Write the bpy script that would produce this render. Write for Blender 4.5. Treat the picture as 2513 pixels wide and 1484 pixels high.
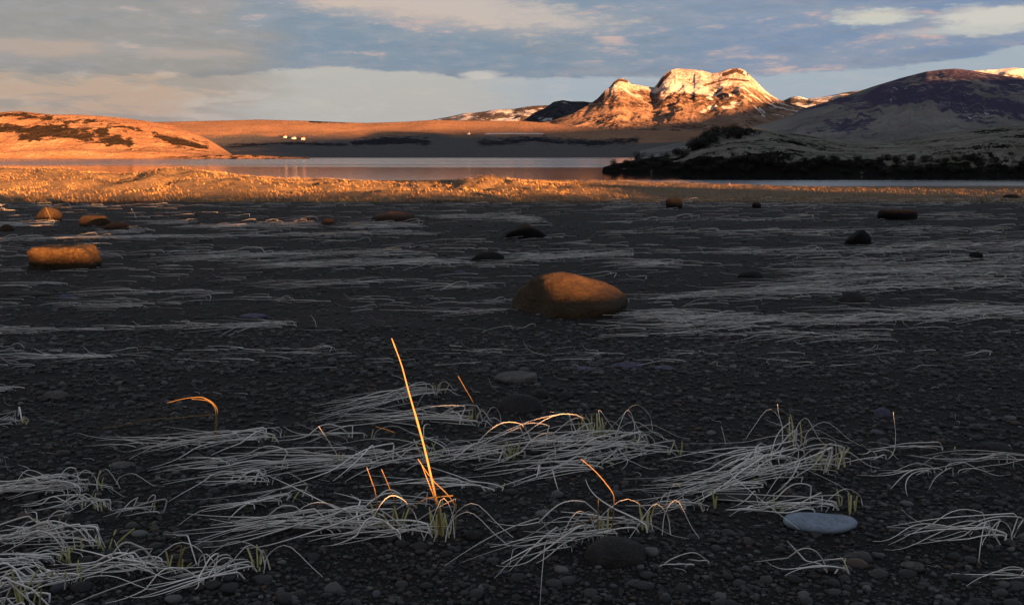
import bpy, math, random
import numpy as np

# ------------------------------------------------------------------ clear
for o in list(bpy.data.objects):
    bpy.data.objects.remove(o, do_unlink=True)
S = bpy.context.scene
COL = S.collection
R = math.radians
rng = np.random.default_rng(7)
random.seed(7)

# ------------------------------------------------------------------ camera
FPX = 2414.0                      # focal length in pixels of a 2513 x 1484 picture
CX, CY = 1256.5, 742.0
HOR = 379.0                       # horizon row
TH = math.atan((CY - HOR) / FPX)
EYE = 1.0
SLOPE = 0.0235                    # the gravel flat falls gently towards the lake
cam_d = bpy.data.cameras.new('camera')
cam = bpy.data.objects.new('camera', cam_d)
COL.objects.link(cam)
cam.location = (0, 0, EYE)
cam.rotation_euler = (math.pi / 2 - TH, 0, 0)
cam_d.sensor_width = 36
cam_d.lens = 36 * FPX / 2513
cam_d.clip_start = 0.05
cam_d.clip_end = 60000
S.camera = cam
S.render.resolution_x, S.render.resolution_y = 1024, 604

# ------------------------------------------------------------------ light
SUN_AZ = R(30)                    # right of straight behind the camera
SUN_EL = R(1.2)
SUN_STRENGTH = 5.0
SUN_COL = (1.0, 0.41, 0.135)
EXPOSURE = 3.15
SKY_STRENGTH = 0.05
TE = math.tan(SUN_EL)
SA, CA = math.sin(SUN_AZ), math.cos(SUN_AZ)
sun_d = bpy.data.lights.new('sun', 'SUN')
sun = bpy.data.objects.new('sun', sun_d)
COL.objects.link(sun)
sun_d.energy = SUN_STRENGTH
sun_d.color = SUN_COL
sun_d.angle = R(0.5)
# to-sun direction = (SA cos e, -CA cos e, sin e); lamp shines along -Z
sun.rotation_euler = (math.pi / 2 - SUN_EL, 0, math.atan2(-CA, SA) + math.pi / 2)

VS = S.view_settings
VS.view_transform = 'Standard'
VS.look = 'None'
VS.gamma = 1
VS.exposure = EXPOSURE
VS.use_curve_mapping = False


class NG:
    """tiny helper to wire node trees"""
    def __init__(s, nt):
        s.nt = nt
        s.nt.nodes.clear()

    def n(s, t, **kw):
        nd = s.nt.nodes.new(t)
        for k, v in kw.items():
            setattr(nd, k, v)
        return nd

    def put(s, sock, v):
        if isinstance(v, bpy.types.NodeSocket):
            s.nt.links.new(v, sock)
        else:
            if isinstance(v, (tuple, list)) and len(v) == 3 and sock.type == 'RGBA':
                v = (*v, 1)
            sock.default_value = v

    def m(s, op, a, b=0.0, c=0.0, clamp=False):
        nd = s.n('ShaderNodeMath', operation=op, use_clamp=clamp)
        s.put(nd.inputs[0], a)
        s.put(nd.inputs[1], b)
        s.put(nd.inputs[2], c)
        return nd.outputs[0]

    def mix(s, f, a, b, mode='MIX'):
        nd = s.n('ShaderNodeMix', data_type='RGBA', blend_type=mode)
        s.put(nd.inputs[0], f)
        s.put(nd.inputs[6], a)
        s.put(nd.inputs[7], b)
        return nd.outputs[2]

    def ss(s, x, a, b):
        nd = s.n('ShaderNodeMapRange', interpolation_type='SMOOTHSTEP')
        s.put(nd.inputs[0], x)
        nd.inputs[1].default_value = a
        nd.inputs[2].default_value = b
        return nd.outputs[0]

    def noise(s, vec, scale, detail=4, rough=0.55, dist=0.0):
        nd = s.n('ShaderNodeTexNoise')
        s.put(nd.inputs['Vector'], vec)
        nd.inputs['Scale'].default_value = scale
        nd.inputs['Detail'].default_value = detail
        nd.inputs['Roughness'].default_value = rough
        nd.inputs['Distortion'].default_value = dist
        return nd.outputs[0]

    def vmul(s, v, f):
        nd = s.n('ShaderNodeVectorMath', operation='MULTIPLY')
        s.put(nd.inputs[0], v)
        nd.inputs[1].default_value = f
        return nd.outputs[0]

    def vadd(s, v, w):
        nd = s.n('ShaderNodeVectorMath', operation='ADD')
        s.put(nd.inputs[0], v)
        s.put(nd.inputs[1], w)
        return nd.outputs[0]

    def xyz(s, v):
        nd = s.n('ShaderNodeSeparateXYZ')
        s.put(nd.inputs[0], v)
        return nd.outputs

    def comb(s, x, y, z):
        nd = s.n('ShaderNodeCombineXYZ')
        s.put(nd.inputs[0], x)
        s.put(nd.inputs[1], y)
        s.put(nd.inputs[2], z)
        return nd.outputs[0]


# ------------------------------------------------------------------ sky
world = bpy.data.worlds.new('World')
S.world = world
world.use_nodes = True
g = NG(world.node_tree)
wo = g.n('ShaderNodeOutputWorld')
bg = g.n('ShaderNodeBackground')
sky = g.n('ShaderNodeTexSky', sky_type='NISHITA')
sky.sun_disc = False
sky.sun_elevation = SUN_EL
sky.sun_rotation = math.pi - SUN_AZ
tc = g.n('ShaderNodeTexCoord')
D = tc.outputs['Generated']
dx, dy, dz = g.xyz(D)
AZ = g.m('ARCTAN2', dx, dy)
EL = g.m('ARCSINE', dz)
K = 1.0 / (2 ** EXPOSURE) / SKY_STRENGTH      # cloud radiance written as it appears on the picture


def C(r, gg, b):                               # sRGB 0..255 -> linear cloud radiance
    f = lambda c: (c / 255 / 12.92 if c < 10 else ((c / 255 + 0.055) / 1.055) ** 2.4)
    return (f(r) * K, f(gg) * K, f(b) * K, 1)


wv = g.vmul(D, (5, 5, 26))
n_big = g.noise(wv, 1.0, 5, 0.6, 0.3)
n_mid = g.noise(g.vmul(D, (11, 11, 60)), 1.0, 6, 0.62, 0.4)
n_fine = g.noise(g.vmul(D, (30, 30, 120)), 1.0, 5, 0.65, 0.2)
wob = g.m('MULTIPLY', g.m('SUBTRACT', n_mid, 0.5), 0.05)
wob2 = g.m('MULTIPLY', g.m('SUBTRACT', n_big, 0.5), 0.06)


def blob(az, el, ra, re, soft=0.5, wa=1.0, tilt=0.0):
    """soft elliptical cloud centred at a sky direction, edges broken by noise"""
    a = g.m('SUBTRACT', AZ, az)
    e = g.m('ADD', g.m('SUBTRACT', EL, el), g.m('MULTIPLY', a, tilt))
    a = g.m('DIVIDE', a, ra)
    e = g.m('DIVIDE', e, re)
    r = g.m('SQRT', g.m('ADD', g.m('MULTIPLY', a, a), g.m('MULTIPLY', e, e)))
    r = g.m('ADD', r, g.m('MULTIPLY', g.m('SUBTRACT', n_mid, 0.5), 2.2 * wa))
    r = g.m('ADD', r, g.m('MULTIPLY', g.m('SUBTRACT', n_fine, 0.5), 2.6 * wa))
    return g.ss(r, 1.0 + soft, 1.0 - soft)


def pxa(px):
    return math.atan((px - CX) / FPX * math.cos(TH))


def pye(py):
    return math.atan((HOR - py) / FPX)


azn = g.m('ADD', AZ, g.m('MULTIPLY', wob2, 4.0))
deck = g.mix(g.ss(azn, pxa(780), pxa(480)), C(115, 140, 166), C(146, 146, 149))
deck = g.mix(g.ss(azn, pxa(1350), pxa(1950)), deck, C(116, 141, 176))
# slow light and dark across the cloud deck
deck = g.mix(g.m('MULTIPLY', g.ss(n_big, 0.42, 0.72), 0.42), deck, C(171, 172, 177))
deck = g.mix(g.m('MULTIPLY', g.ss(n_mid, 0.52, 0.34), 0.35), deck, C(112, 126, 146))
# higher up the deck turns paler
deck = g.mix(g.m('MULTIPLY', g.ss(EL, pye(60), pye(-200)), 0.6), deck, C(165, 168, 176))
# pink lit streaks
lit = g.m('MULTIPLY', g.ss(g.m('ADD', n_mid, g.m('MULTIPLY', g.m('SUBTRACT', n_fine, 0.5), 0.5)), 0.52, 0.68), g.ss(n_big, 0.44, 0.60))
deck = g.mix(g.m('MULTIPLY', g.ss(n_fine, 0.42, 0.66), 0.22), deck, C(176, 172, 182))
deck = g.mix(g.m('MULTIPLY', lit, 0.8), deck, C(208, 180, 174))
# pale bank low above the horizon with a crisp, rolling top
topb = g.m('ADD', pye(203), g.m('ADD', g.m('MULTIPLY', wob2, 0.35), g.m('ADD', g.m('MULTIPLY', wob, 0.16), g.m('MULTIPLY', g.m('SUBTRACT', n_fine, 0.5), 0.010))))
hump = g.m('DIVIDE', g.m('SUBTRACT', AZ, pxa(850)), 0.13)
hump = g.m('MULTIPLY', g.m('EXPONENT', g.m('MULTIPLY', g.m('MULTIPLY', hump, hump), -1)), 0.009)
topb = g.m('ADD', topb, hump)
hr = g.m('DIVIDE', g.m('SUBTRACT', AZ, pxa(2700)), 0.14)
hr = g.m('MULTIPLY', g.m('EXPONENT', g.m('MULTIPLY', g.m('MULTIPLY', hr, hr), -1)), 0.026)
topb = g.m('ADD', topb, hr)
dlt = g.m('SUBTRACT', EL, topb)
bankf = g.ss(dlt, 0.0025, -0.0015)
bank = g.mix(g.ss(azn, pxa(1050), pxa(1450)), C(183, 184, 183), C(162, 178, 193))
bank = g.mix(g.ss(azn, pxa(700), pxa(330)), bank, C(188, 166, 152))
bank = g.mix(g.m('MULTIPLY', g.ss(n_mid, 0.56, 0.42), g.m('MULTIPLY', g.ss(azn, pxa(800), pxa(400)), 0.75)), bank, C(150, 150, 152))
bank = g.mix(g.m('MULTIPLY', g.ss(n_fine, 0.5, 0.7), 0.25), bank, C(198, 196, 194))
col = g.mix(g.m('MULTIPLY', bankf, 0.93), deck, bank)
# single clouds seen in the picture
col = g.mix(g.m('MULTIPLY', blob(pxa(960), pye(5), 0.15, 0.022, 0.45, 0.75, 0.14), 0.85), col, C(211, 189, 177))
col = g.mix(g.m('MULTIPLY', blob(pxa(1190), pye(38), 0.10, 0.013, 0.5, 0.8, 0.10), 0.7), col, C(196, 186, 182))
col = g.mix(g.m('MULTIPLY', blob(pxa(2120), pye(74), 0.034, 0.007, 0.45, 0.9), 0.9), col, C(207, 207, 197))
col = g.mix(g.m('MULTIPLY', blob(pxa(2425), pye(88), 0.048, 0.011, 0.45, 0.8), 0.95), col, C(210, 207, 200))
col = g.mix(g.m('MULTIPLY', blob(pxa(2360), pye(112), 0.06, 0.004, 0.5, 0.7), 0.7), col, C(195, 197, 195))
col = g.mix(g.m('MULTIPLY', blob(pxa(130), pye(150), 0.055, 0.007, 0.5, 0.9), 0.6), col, C(190, 168, 158))
col = g.mix(g.m('MULTIPLY', blob(pxa(480), pye(153), 0.05, 0.005, 0.5, 0.9), 0.55), col, C(186, 170, 166))
col = g.mix(g.m('MULTIPLY', blob(pxa(1185), pye(191), 0.016, 0.004, 0.5, 0.8), 0.8), col, C(202, 198, 196))
col = g.mix(g.m('MULTIPLY', blob(pxa(60), pye(22), 0.05, 0.006, 0.5, 0.9), 0.6), col, C(192, 172, 156))
clear = g.mix(1.0, sky.outputs[0], (1, 1, 1, 1), 'MULTIPLY')
col = g.mix(0.92, clear, col)
g.put(bg.inputs[0], col)
bg.inputs[1].default_value = SKY_STRENGTH
g.nt.links.new(bg.outputs[0], wo.inputs[0])

# ------------------------------------------------------------------ helpers
cT, sT = math.cos(TH), math.sin(TH)


def ray(px, py):
    a = (px - CX) / FPX
    b = (CY - py) / FPX
    return np.array([a, cT + b * sT, -sT + b * cT])


def at(px, py, Y):
    """the point at distance Y that shows at a pixel"""
    d = ray(px, py)
    return np.array([0, 0, EYE]) + d * (Y / d[1])


_perm = np.random.default_rng(3).permutation(256)
_perm = np.concatenate([_perm, _perm, _perm])
_ga = np.random.default_rng(4).uniform(0, 2 * np.pi, 256)
_gx, _gy = np.cos(_ga), np.sin(_ga)


def pn(x, y):
    x = np.asarray(x, float)
    y = np.asarray(y, float)
    xi = np.floor(x).astype(int)
    yi = np.floor(y).astype(int)
    xf, yf = x - xi, y - yi
    u = xf * xf * xf * (xf * (xf * 6 - 15) + 10)
    v = yf * yf * yf * (yf * (yf * 6 - 15) + 10)
    a, b = xi & 255, yi & 255

    def gr(i, j, fx, fy):
        h = _perm[_perm[(a + i) & 255] + ((b + j) & 255)]
        return _gx[h] * fx + _gy[h] * fy
    n00, n10 = gr(0, 0, xf, yf), gr(1, 0, xf - 1, yf)
    n01, n11 = gr(0, 1, xf, yf - 1), gr(1, 1, xf - 1, yf - 1)
    return (n00 * (1 - u) + n10 * u) * (1 - v) + (n01 * (1 - u) + n11 * u) * v


def fbm(x, y, o=5, lac=2.03, gain=0.5):
    s, a, f = 0, 1.0, 1.0
    for k in range(o):
        s = s + a * pn(x * f + 17.3 * k, y * f - 9.1 * k)
        a *= gain
        f *= lac
    return s


def ridged(x, y, o=5, gain=0.5):
    s, a, f = 0, 1.0, 1.0
    for k in range(o):
        s = s + a * (1 - 2 * np.abs(pn(x * f + 31.7 * k, y * f + 5.3 * k)))
        a *= gain
        f *= 2.07
    return s


def sstep(x, a, b):
    t = np.clip((np.asarray(x, float) - a) / (b - a), 0, 1)
    return t * t * (3 - 2 * t)


def mesh_np(name, V, F, smooth=True, attrs=None):
    V = np.ascontiguousarray(V, np.float32)
    F = np.ascontiguousarray(F, np.int32)
    me = bpy.data.meshes.new(name)
    k = F.shape[1]
    me.vertices.add(len(V))
    me.vertices.foreach_set('co', V.ravel())
    me.loops.add(F.size)
    me.loops.foreach_set('vertex_index', F.ravel())
    me.polygons.add(len(F))
    me.polygons.foreach_set('loop_start', np.arange(0, F.size, k, dtype=np.int32))
    me.update(calc_edges=True)
    if smooth:
        me.polygons.foreach_set('use_smooth', np.ones(len(F), bool))
    if attrs:
        for an, av in attrs.items():
            at_ = me.attributes.new(an, 'FLOAT', 'POINT')
            at_.data.foreach_set('value', np.ascontiguousarray(av, np.float32).ravel())
    me.validate()
    return me


def link(name, me, mat, parent=None, **props):
    o = bpy.data.objects.new(name, me)
    COL.objects.link(o)
    if mat is not None and me is not None and len(me.materials) == 0:
        me.materials.append(mat)
    if parent is not None:
        o.parent = parent
    for k, v in props.items():
        o[k] = v
    return o


def grid_faces(nr, nc):
    i = np.arange(nr - 1)[:, None] * nc + np.arange(nc - 1)[None]
    i = i.ravel()
    return np.stack([i, i + 1, i + nc + 1, i + nc], 1)


def attr(gx, name):
    nd = gx.n('ShaderNodeAttribute')
    nd.attribute_name = name
    return nd.outputs['Fac']


def material(name):
    m = bpy.data.materials.new(name)
    m.use_nodes = True
    gx = NG(m.node_tree)
    out = gx.n('ShaderNodeOutputMaterial')
    bs = gx.n('ShaderNodeBsdfPrincipled')
    gx.nt.links.new(bs.outputs[0], out.inputs[0])
    bs.inputs['Roughness'].default_value = 0.85
    bs.inputs['Specular IOR Level'].default_value = 0.2
    return m, gx, bs


def bump(gx, bs, h, strength, dist):
    b = gx.n('ShaderNodeBump')
    b.inputs['Strength'].default_value = strength
    b.inputs['Distance'].default_value = dist
    gx.put(b.inputs['Height'], h)
    gx.nt.links.new(b.outputs[0], bs.inputs['Normal'])


def pos(gx):
    return gx.n('ShaderNodeNewGeometry').outputs['Position']


# ------------------------------------------------------------------ materials
def m_ground():
    m, gx, bs = material('black_gravel_ground')
    p = pos(gx)
    n1 = gx.noise(p, 90, 4, 0.7)
    n2 = gx.noise(p, 7, 5, 0.65)
    n3 = gx.noise(gx.vmul(p, (0.5, 1.1, 1)), 0.9, 6, 0.62)
    c = gx.mix(gx.ss(n1, 0.35, 0.75), (0.004, 0.004, 0.004), (0.016, 0.0157, 0.0155))
    c = gx.mix(gx.m('MULTIPLY', gx.ss(n2, 0.5, 0.75), 0.5), c, (0.028, 0.0275, 0.027))
    c = gx.mix(gx.m('MULTIPLY', gx.ss(n3, 0.5, 0.68), 0.5), c, (0.032, 0.031, 0.030))
    gr = attr(gx, 'grassy')
    n4 = gx.noise(gx.vmul(p, (1.5, 4, 1)), 3, 5, 0.7)
    c = gx.mix(gx.m('MULTIPLY', gr, gx.ss(n4, 0.25, 0.6)), c, (0.15, 0.105, 0.058))
    gx.put(bs.inputs['Base Color'], c)
    hh = gx.m('ADD', gx.m('MULTIPLY', n1, 0.35), gx.noise(p, 28, 4, 0.6))
    bump(gx, bs, hh, 0.9, 0.03)
    bs.inputs['Roughness'].default_value = 0.9
    return m


def m_gravel():
    m, gx, bs = material('basalt_pebbles')
    t = attr(gx, 'tint')
    p = pos(gx)
    n = gx.noise(p, 160, 3, 0.6)
    c = gx.mix(gx.ss(t, 0.0, 0.85), (0.004, 0.004, 0.004), (0.023, 0.0227, 0.0225))
    c = gx.mix(gx.ss(t, 0.88, 1.0), c, (0.10, 0.098, 0.095))
    c = gx.mix(gx.m('MULTIPLY', gx.ss(t, 0.60, 0.605), gx.ss(t, 0.64, 0.635)), c, (0.050, 0.030, 0.019))
    c = gx.mix(gx.m('MULTIPLY', gx.ss(t, 0.50, 0.505), gx.ss(t, 0.53, 0.525)), c, (0.055, 0.057, 0.075))
    c = gx.mix(gx.m('MULTIPLY', n, 0.4), c, (0.03, 0.029, 0.028))
    gx.put(bs.inputs['Base Color'], c)
    bs.inputs['Roughness'].default_value = 0.62
    bs.inputs['Specular IOR Level'].default_value = 0.35
    return m


def m_rock(name, c0, c1, c2, scale=9.0, b=0.6):
    m, gx, bs = material(name)
    tcn = gx.n('ShaderNodeTexCoord')
    p = tcn.outputs['Object']
    n1 = gx.noise(p, scale, 6, 0.65, 0.4)
    n2 = gx.noise(p, scale * 6, 4, 0.7)
    c = gx.mix(gx.ss(n1, 0.35, 0.65), c0, c1)
    c = gx.mix(gx.m('MULTIPLY', gx.ss(n2, 0.52, 0.75), 0.7), c, c2)
    n4 = gx.noise(gx.vmul(p, (1, 1, 3.5)), scale * 1.7, 6, 0.75, 1.2)
    crack = gx.m('ABSOLUTE', gx.m('SUBTRACT', n4, 0.5))
    c = gx.mix(gx.m('MULTIPLY', gx.ss(crack, 0.022, 0.0), 0.75), c, tuple(v * 0.3 for v in c0))
    n5 = gx.noise(p, scale * 14, 2, 0.5)
    c = gx.mix(gx.m('MULTIPLY', gx.ss(n5, 0.66, 0.74), 0.6), c, tuple(min(1, v * 2.2) for v in c1))
    gx.put(bs.inputs['Base Color'], c)
    hh = gx.m('ADD', gx.m('ADD', gx.m('MULTIPLY', n2, 0.5), n1), gx.m('MULTIPLY', gx.ss(crack, 0.0, 0.03), 0.35))
    bump(gx, bs, hh, b, 0.035)
    bs.inputs['Roughness'].default_value = 0.75
    return m


def m_blade(name, c0, c1, rough=0.6):
    m, gx, bs = material(name)
    t = attr(gx, 'tint')
    gx.put(bs.inputs['Base Color'], gx.mix(t, c0, c1))
    bs.inputs['Roughness'].default_value = rough
    return m


def m_hill(name, grass, rock, snowc=None, gscale=0.05, bdist=6.0, bstr=0.9, grass2=None, tus=0.0, tscale=0.35):
    """far terrain: attributes rock and snow (0..1) say what grows or lies where"""
    m, gx, bs = material(name)
    p = pos(gx)
    n1 = gx.noise(p, gscale, 6, 0.62)
    n2 = gx.noise(p, gscale * 6, 5, 0.7)
    g2 = grass2 or tuple(v * 0.62 for v in grass)
    c = gx.mix(gx.ss(n1, 0.36, 0.66), grass, g2)
    c = gx.mix(gx.m('MULTIPLY', gx.ss(n2, 0.5, 0.7), 0.45), c, tuple(v * 0.5 for v in grass))
    shade_grey = attr(gx, 'shade_grey')  # grey mask that paints shade onto the lower moor
    shade_grey = gx.ss(gx.m('ADD', shade_grey, gx.m('MULTIPLY', gx.m('SUBTRACT', n1, 0.5), 0.8)), 0.35, 0.65)
    c = gx.mix(shade_grey, c, gx.mix(n2, (0.21, 0.205, 0.205), (0.12, 0.12, 0.125)))
    rk = attr(gx, 'rock')
    n3_ = gx.noise(p, gscale * 2.4, 5, 0.75, 0.6)
    rk = gx.m('ADD', rk, gx.m('MULTIPLY', gx.m('SUBTRACT', n3_, 0.5), 2.2))
    rk = gx.ss(gx.m('ADD', rk, gx.m('MULTIPLY', gx.m('SUBTRACT', n2, 0.5), 1.6)), 0.36, 0.66)
    rk = gx.m('MULTIPLY', rk, gx.ss(attr(gx, 'rock'), 0.02, 0.2))
    c = gx.mix(rk, c, gx.mix(n2, rock, tuple(v * 0.45 for v in rock)))
    if snowc is not None:
        sn = attr(gx, 'snow')
        sn = gx.ss(gx.m('ADD', sn, gx.m('MULTIPLY', gx.m('SUBTRACT', n2, 0.5), 0.9)), 0.36, 0.66)
        c = gx.mix(sn, c, snowc)
    gx.put(bs.inputs['Base Color'], c)
    hh = gx.m('ADD', n2, gx.m('MULTIPLY', n1, 0.6))
    if tus:                                  # tussocks of standing grass, too small to see singly
        hh = gx.m('ADD', hh, gx.m('MULTIPLY', gx.noise(p, tscale, 3, 0.6), tus / bdist))
    bump(gx, bs, hh, bstr, bdist)
    bs.inputs['Roughness'].default_value = 0.95
    bs.inputs['Specular IOR Level'].default_value = 0.0
    return m


def m_water():
    m, gx, bs = material('lake_water')
    p = pos(gx)
    bs.inputs['Base Color'].default_value = (0.012, 0.016, 0.02, 1)
    bs.inputs['Roughness'].default_value = 0.02
    bs.inputs['IOR'].default_value = 1.33
    bs.inputs['Specular IOR Level'].default_value = 0.5
    shx, shy, shz = gx.xyz(p)
    w1 = gx.noise(gx.vmul(p, (0.9, 1.6, 1)), 1.0, 3, 0.5)
    st = gx.noise(gx.vmul(p, (0.0035, 0.030, 1)), 1.0, 3, 0.55)
    st = gx.m('ADD', st, gx.m('MULTIPLY', gx.ss(shy, 190, 300), 0.16))
    st = gx.m('ADD', st, gx.m('MULTIPLY', gx.ss(shy, 95, 88), 0.5))      # wind-ruffled shallows
    st = gx.m('SUBTRACT', st, gx.m('MULTIPLY', gx.m('MULTIPLY', gx.ss(shy, 98, 110), gx.ss(shy, 215, 180)), 0.16))
    streak = gx.ss(st, 0.46, 0.60)                                       # ruffled water against calm lanes
    gx.put(bs.inputs['Roughness'], gx.m("MULTIPLY_ADD", streak, 0.13, 0.04))
    bump(gx, bs, w1, 1.0, 0.012)
    return m


M = dict(
    ground=m_ground(), gravel=m_gravel(), water=m_water(),
    ochre=m_rock('ochre_boulder', (0.034, 0.021, 0.0095), (0.052, 0.033, 0.0150), (0.022, 0.015, 0.009), 5),
    ochre_rough=m_rock('rough_ochre_boulder', (0.040, 0.024, 0.010), (0.060, 0.037, 0.015), (0.14, 0.10, 0.055), 8, 0.9),
    red=m_rock('reddish_boulder', (0.04, 0.022, 0.015), (0.06, 0.033, 0.02), (0.03, 0.018, 0.013), 8, 0.8),
    black=m_rock('shade_black_basalt', (0.003, 0.003, 0.003), (0.005, 0.005, 0.005), (0.009, 0.009, 0.0089), 8, 0.8),  # near-black base colour stands in for shade on the basalt
    dark=m_rock('dark_basalt', (0.020, 0.020, 0.020), (0.032, 0.031, 0.030), (0.05, 0.049, 0.047), 10, 0.5),
    grey=m_rock('grey_stone', (0.07, 0.068, 0.065), (0.12, 0.115, 0.11), (0.20, 0.19, 0.18), 14, 0.6),
    blue=m_rock('blue_grey_stone', (0.15, 0.195, 0.25), (0.20, 0.25, 0.31), (0.25, 0.29, 0.34), 12, 0.3),
    violet=m_rock('slate_violet_stone', (0.055, 0.055, 0.09), (0.085, 0.085, 0.13), (0.11, 0.11, 0.14), 12, 0.4),
    blade=m_blade('dry_pale_blade', (0.45, 0.44, 0.41), (0.92, 0.905, 0.85)),
    sheath=m_blade('green_sheath', (0.33, 0.33, 0.13), (0.52, 0.50, 0.25)),
    stalk=m_blade('straw_stalk', (0.17, 0.115, 0.045), (0.22, 0.15, 0.06)),
    midgrass=m_blade('flattened_dry_grass', (0.16, 0.158, 0.150), (0.92, 0.91, 0.87)),
    dunegrass=m_blade('dune_straw', (0.030, 0.020, 0.011), (0.36, 0.225, 0.09)),
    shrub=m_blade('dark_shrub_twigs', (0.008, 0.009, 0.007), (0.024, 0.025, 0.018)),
    hill=m_hill('dry_grass_hill', (0.35, 0.215, 0.135), (0.045, 0.035, 0.028), None, 0.03, 3.0, 1.0, (0.27, 0.155, 0.095), 3.0, 0.6),
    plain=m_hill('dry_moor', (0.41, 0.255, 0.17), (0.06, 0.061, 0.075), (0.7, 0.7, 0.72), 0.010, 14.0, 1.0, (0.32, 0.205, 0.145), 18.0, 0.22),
    mountain=m_hill('snowy_mountain', (0.30, 0.205, 0.155), (0.10, 0.07, 0.06), (0.52, 0.48, 0.46), 0.010, 15.0, 1.0, None, 8.0, 0.2),
    foothill=m_hill('shade_dark_rock_ridge', (0.05, 0.055, 0.065), (0.03, 0.033, 0.042), (0.4, 0.42, 0.46), 0.01, 12.0),  # dark rock colour carries the ridge's shade
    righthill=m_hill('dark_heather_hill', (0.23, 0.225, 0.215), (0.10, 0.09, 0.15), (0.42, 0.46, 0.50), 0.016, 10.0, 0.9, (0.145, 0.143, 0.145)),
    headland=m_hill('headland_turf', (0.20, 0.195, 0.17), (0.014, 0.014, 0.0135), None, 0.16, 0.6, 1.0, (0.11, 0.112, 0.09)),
    farsnow=m_hill('far_snow_range', (0.62, 0.60, 0.60), (0.10, 0.09, 0.09), (0.62, 0.6, 0.6), 0.003, 30.0),
    ridge=m_hill('unseen_shade_hills', (0.12, 0.10, 0.06), (0.05, 0.05, 0.05), None, 0.01, 6.0),
)

# ------------------------------------------------------------------ ground sheet
DUNE_PX = [(-900, 424), (-400, 420), (0, 420), (110, 416), (200, 424), (290, 431), (380, 421), (450, 415), (510, 422),
           (600, 434), (700, 441), (800, 443), (900, 449), (1000, 452), (1100, 446), (1200, 440), (1290, 446),
           (1400, 453), (1500, 463), (1600, 474), (1800, 480), (2600, 482)]
_dx = np.array([at(a, b, 50.0)[0] for a, b in DUNE_PX])
_dz = np.array([at(a, b, 50.0)[2] for a, b in DUNE_PX])
LAKE_Z = -1.6


def shore_y(x):
    return 102 - 20 * sstep(x, 6, 27) + 2.0 * pn(np.asarray(x, float) * 0.06, 3.3)


def ground_z(x, y, fine=True):
    x = np.asarray(x, float)
    y = np.asarray(y, float)
    z = np.where(y > -12, -SLOPE * np.minimum(y, 40), 12 * SLOPE + np.minimum(-12 - y, 60) * 0.008)
    sy = shore_y(x)
    t = np.clip((y - 40) / (sy - 40), 0, 3)
    z = z + np.where(y > 40, (LAKE_Z + 40 * SLOPE) * np.minimum(t, 1) - 0.9 * np.clip(t - 1, 0, 2), 0)
    # dunes with grass beyond the gravel
    front = 41.5 + 1.2 * pn(x * 0.15, 1.7) + 2.0 * sstep(x, 6, 20)
    prof = sstep(y, front, front + 8.5) * (1 - sstep(y, 53, 70))
    base50 = -40 * SLOPE + (LAKE_Z + 40 * SLOPE) * (10 / (sy - 40))
    amp = np.maximum(np.interp(x * 50.0 / np.maximum(y, 30.0), _dx, _dz) - base50, 0.03)
    z = z + amp * prof * (1 + 0.0 * x)
    lumps = (fbm(x * 0.45, y * 0.55, 4) * 0.42 + fbm(x * 1.7, y * 1.7, 3) * 0.12) * prof * np.minimum(amp / 0.5, 1.2) * sstep(y, 52, 47)
    z = z + lumps
    # unseen low bank behind the photographer, added and shaped to shade the flat
    z = z + 0.162 * np.exp(-((y + 8) / 2.2) ** 2) * (1 + 0.3 * pn(x * 0.35, 7.7) + 0.8 * sstep(x, 12.8, 14.6) + 0.22 * sstep(x, 6.9, 7.6)
                                                      - 0.12 * np.exp(-((x - 6.5) / 0.3) ** 2) - 0.15 * np.exp(-((x - 5.6) / 0.35) ** 2))
    # gentle unevenness of the gravel flat
    fl = sstep(y, 1.5, 12) * (1 - sstep(y, 38, 44))
    z = z + fbm(x * 0.16, y * 0.30, 3) * 0.05 * fl
    if fine:
        near = np.exp(-np.maximum(y, 0) / 9.0)
        z = z + (fbm(x * 2.2, y * 2.2, 4) * 0.018 + fbm(x * 11, y * 11, 3) * 0.006) * near
    return z


rows = np.concatenate([np.linspace(-1900, -60, 24), np.linspace(-55, -16, 14), np.arange(-15, 1.2, 0.4),
                       np.arange(1.3, 6, 0.022), np.geomspace(6, 37, 190), np.linspace(37.2, 62, 120), np.linspace(63, 125, 60),
                       [140, 200]])
cols = np.concatenate([-np.geomspace(9, 0.82, 26), np.linspace(-0.8, 0.8, 330), np.geomspace(0.82, 9, 26)])
YY, TT = np.meshgrid(rows, cols, indexing='ij')
XX = TT * (np.abs(YY) + 1.0)
ZZ = ground_z(XX, YY)
grs = sstep(YY, 39.5, 43.0 ) * (1 - sstep(YY, 98, 104))
me = mesh_np('ground', np.stack([XX, YY, ZZ], 2).reshape(-1, 3), grid_faces(len(rows), len(cols)), True, {'grassy': grs})
ground = link('ground', me, M['ground'], kind='structure')


def on_ground(px, py):
    d = ray(px, py)
    lo, hi = 0.5, 130.0
    ss = np.geomspace(lo, hi, 6000)
    P = np.array([0, 0, EYE])[None] + ss[:, None] * d[None]
    below = P[:, 2] < ground_z(P[:, 0], P[:, 1], False)
    i = int(np.argmax(below)) if below.any() else len(ss) - 1
    return P[i]


# lake
ly = np.concatenate([np.linspace(60, 140, 20), np.geomspace(150, 1500, 40)])
lt = np.linspace(-1.6, 1.6, 60)
LY, LT = np.meshgrid(ly, lt, indexing='ij')
me = mesh_np('lake', np.stack([LT * LY, LY, np.full_like(LY, LAKE_Z)], 2).reshape(-1, 3), grid_faces(len(ly), len(lt)))
link('lake', me, M['water'], kind='structure')


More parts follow.
